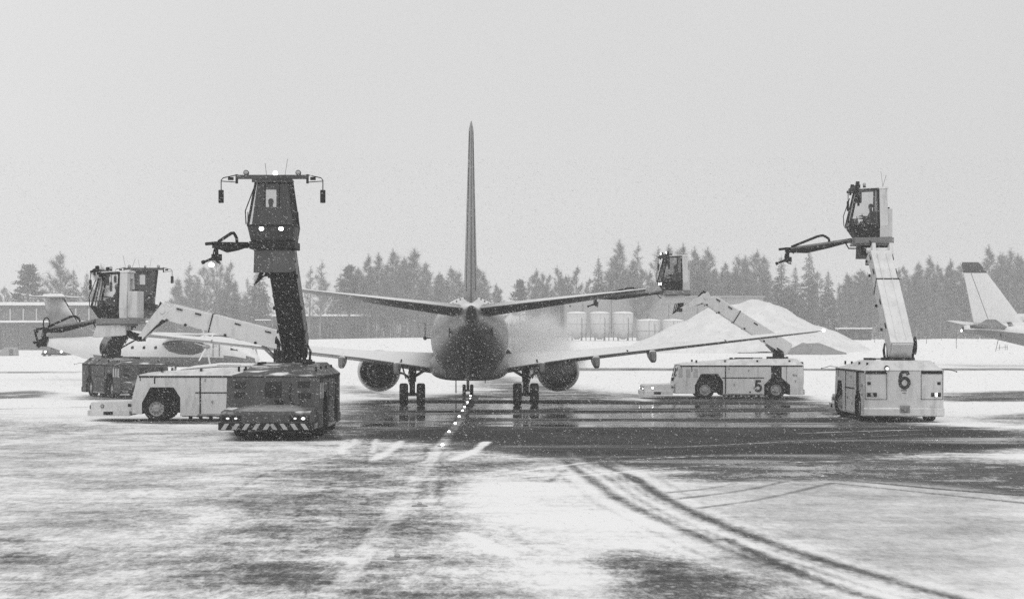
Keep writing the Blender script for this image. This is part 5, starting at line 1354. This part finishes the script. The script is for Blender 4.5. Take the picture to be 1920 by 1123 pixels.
me.loops.add(Fq.size); me.loops.foreach_set('vertex_index', Fq.ravel().astype(np.int32))
me.polygons.add(len(Fq)); me.polygons.foreach_set('loop_start', np.arange(0, Fq.size, 3, dtype=np.int32)); me.polygons.foreach_set('loop_total', np.full(len(Fq), 3, np.int32))
me.update(); me.validate()
fm = bpy.data.materials.new('snowflake'); t, b = nodes(fm); b.inputs['Base Color'].default_value = grey(.72); b.inputs['Roughness'].default_value = .8; b.inputs['Specular IOR Level'].default_value = .1
me.materials.append(fm)
o = bpy.data.objects.new('falling_snow', me); COL.objects.link(o); tag(o, 'wind-driven snowflakes in the air over the apron', 'snowfall', kind='stuff')

# ------------------------------------------------------------------ de-icing spray
sm_ = bpy.data.materials.new('fluid_mist'); sm_.use_nodes = True; t = sm_.node_tree; t.nodes.clear()
N = t.nodes.new; K = t.links.new
vol = N('ShaderNodeVolumePrincipled'); vol.inputs['Color'].default_value = grey(.95); vol.inputs['Anisotropy'].default_value = .2
tcn = N('ShaderNodeTexCoord'); at2 = N('ShaderNodeVectorMath'); at2.operation = 'LENGTH'; K(tcn.outputs['Object'], at2.inputs[0])
fo_ = N('ShaderNodeMapRange'); fo_.inputs[1].default_value = .25; fo_.inputs[2].default_value = 1.0; fo_.inputs[3].default_value = 1.0; fo_.inputs[4].default_value = 0.0; fo_.interpolation_type = 'SMOOTHSTEP'; K(at2.outputs['Value'], fo_.inputs[0])
nz_ = N('ShaderNodeTexNoise'); nz_.inputs['Scale'].default_value = 2.2; nz_.inputs['Detail'].default_value = 4; K(tcn.outputs['Object'], nz_.inputs['Vector'])
nr = N('ShaderNodeMapRange'); nr.inputs[1].default_value = .35; nr.inputs[2].default_value = .68; K(nz_.outputs[0], nr.inputs[0])
mm = N('ShaderNodeMath'); mm.operation = 'MULTIPLY'; K(fo_.outputs[0], mm.inputs[0]); K(nr.outputs[0], mm.inputs[1])
m2 = N('ShaderNodeMath'); m2.operation = 'MULTIPLY'; K(mm.outputs[0], m2.inputs[0]); m2.inputs[1].default_value = 1.3
K(m2.outputs[0], vol.inputs['Density']); ou = N('ShaderNodeOutputMaterial'); K(vol.outputs[0], ou.inputs['Volume'])
jm = bpy.data.materials.new('fluid_jet'); jm.use_nodes = True; t = jm.node_tree; t.nodes.clear()
v2 = t.nodes.new('ShaderNodeVolumePrincipled'); v2.inputs['Color'].default_value = grey(.95); v2.inputs['Density'].default_value = .28
o2 = t.nodes.new('ShaderNodeOutputMaterial'); t.links.new(v2.outputs[0], o2.inputs['Volume'])
noz_p = W(1069, 574, 110.9); hit = W(985, 640, 106)
root = thing('spray_mist', 'white cloud of de-icing fluid between the nozzle of truck 5 and the airliner', 'spray', hit)
j = MB().tube([noz_p-hit, (noz_p-hit)*.66, (noz_p-hit)*.33, Vector((0,0,0)), (noz_p-hit)*-.45], [.05,.13,.26,.42,.6], 14); j.build('jet', jm, root)
cl_ = MB().ball((0,0,0), (1,1,1), 24, 14).build('mist_cloud', sm_, root); cl_.scale = (2.6, 4.2, 2.2); cl_.location = (.5, -.5, .1)
cl2 = MB().ball((0,0,0), (1,1,1), 24, 14).build('mist_cloud', sm_, root); cl2.scale = (2.4, 4.0, 1.3); cl2.location = (1.2, -3.0, -.9)

# ------------------------------------------------------------------ air thick with fine snow
hm_ = bpy.data.materials.new('snowy_air'); hm_.use_nodes = True; t = hm_.node_tree; t.nodes.clear()
pv = t.nodes.new('ShaderNodeVolumePrincipled'); pv.inputs['Color'].default_value = grey(.98); pv.inputs['Density'].default_value = HAZE
oo = t.nodes.new('ShaderNodeOutputMaterial'); t.links.new(pv.outputs[0], oo.inputs['Volume'])
hz_ = MB().box(-950, 950, -80, 730, -1.0, 30).build('haze', hm_, kind='stuff'); tag(hz_, 'pale haze of fine blowing snow over the whole airfield', 'haze', kind='stuff')
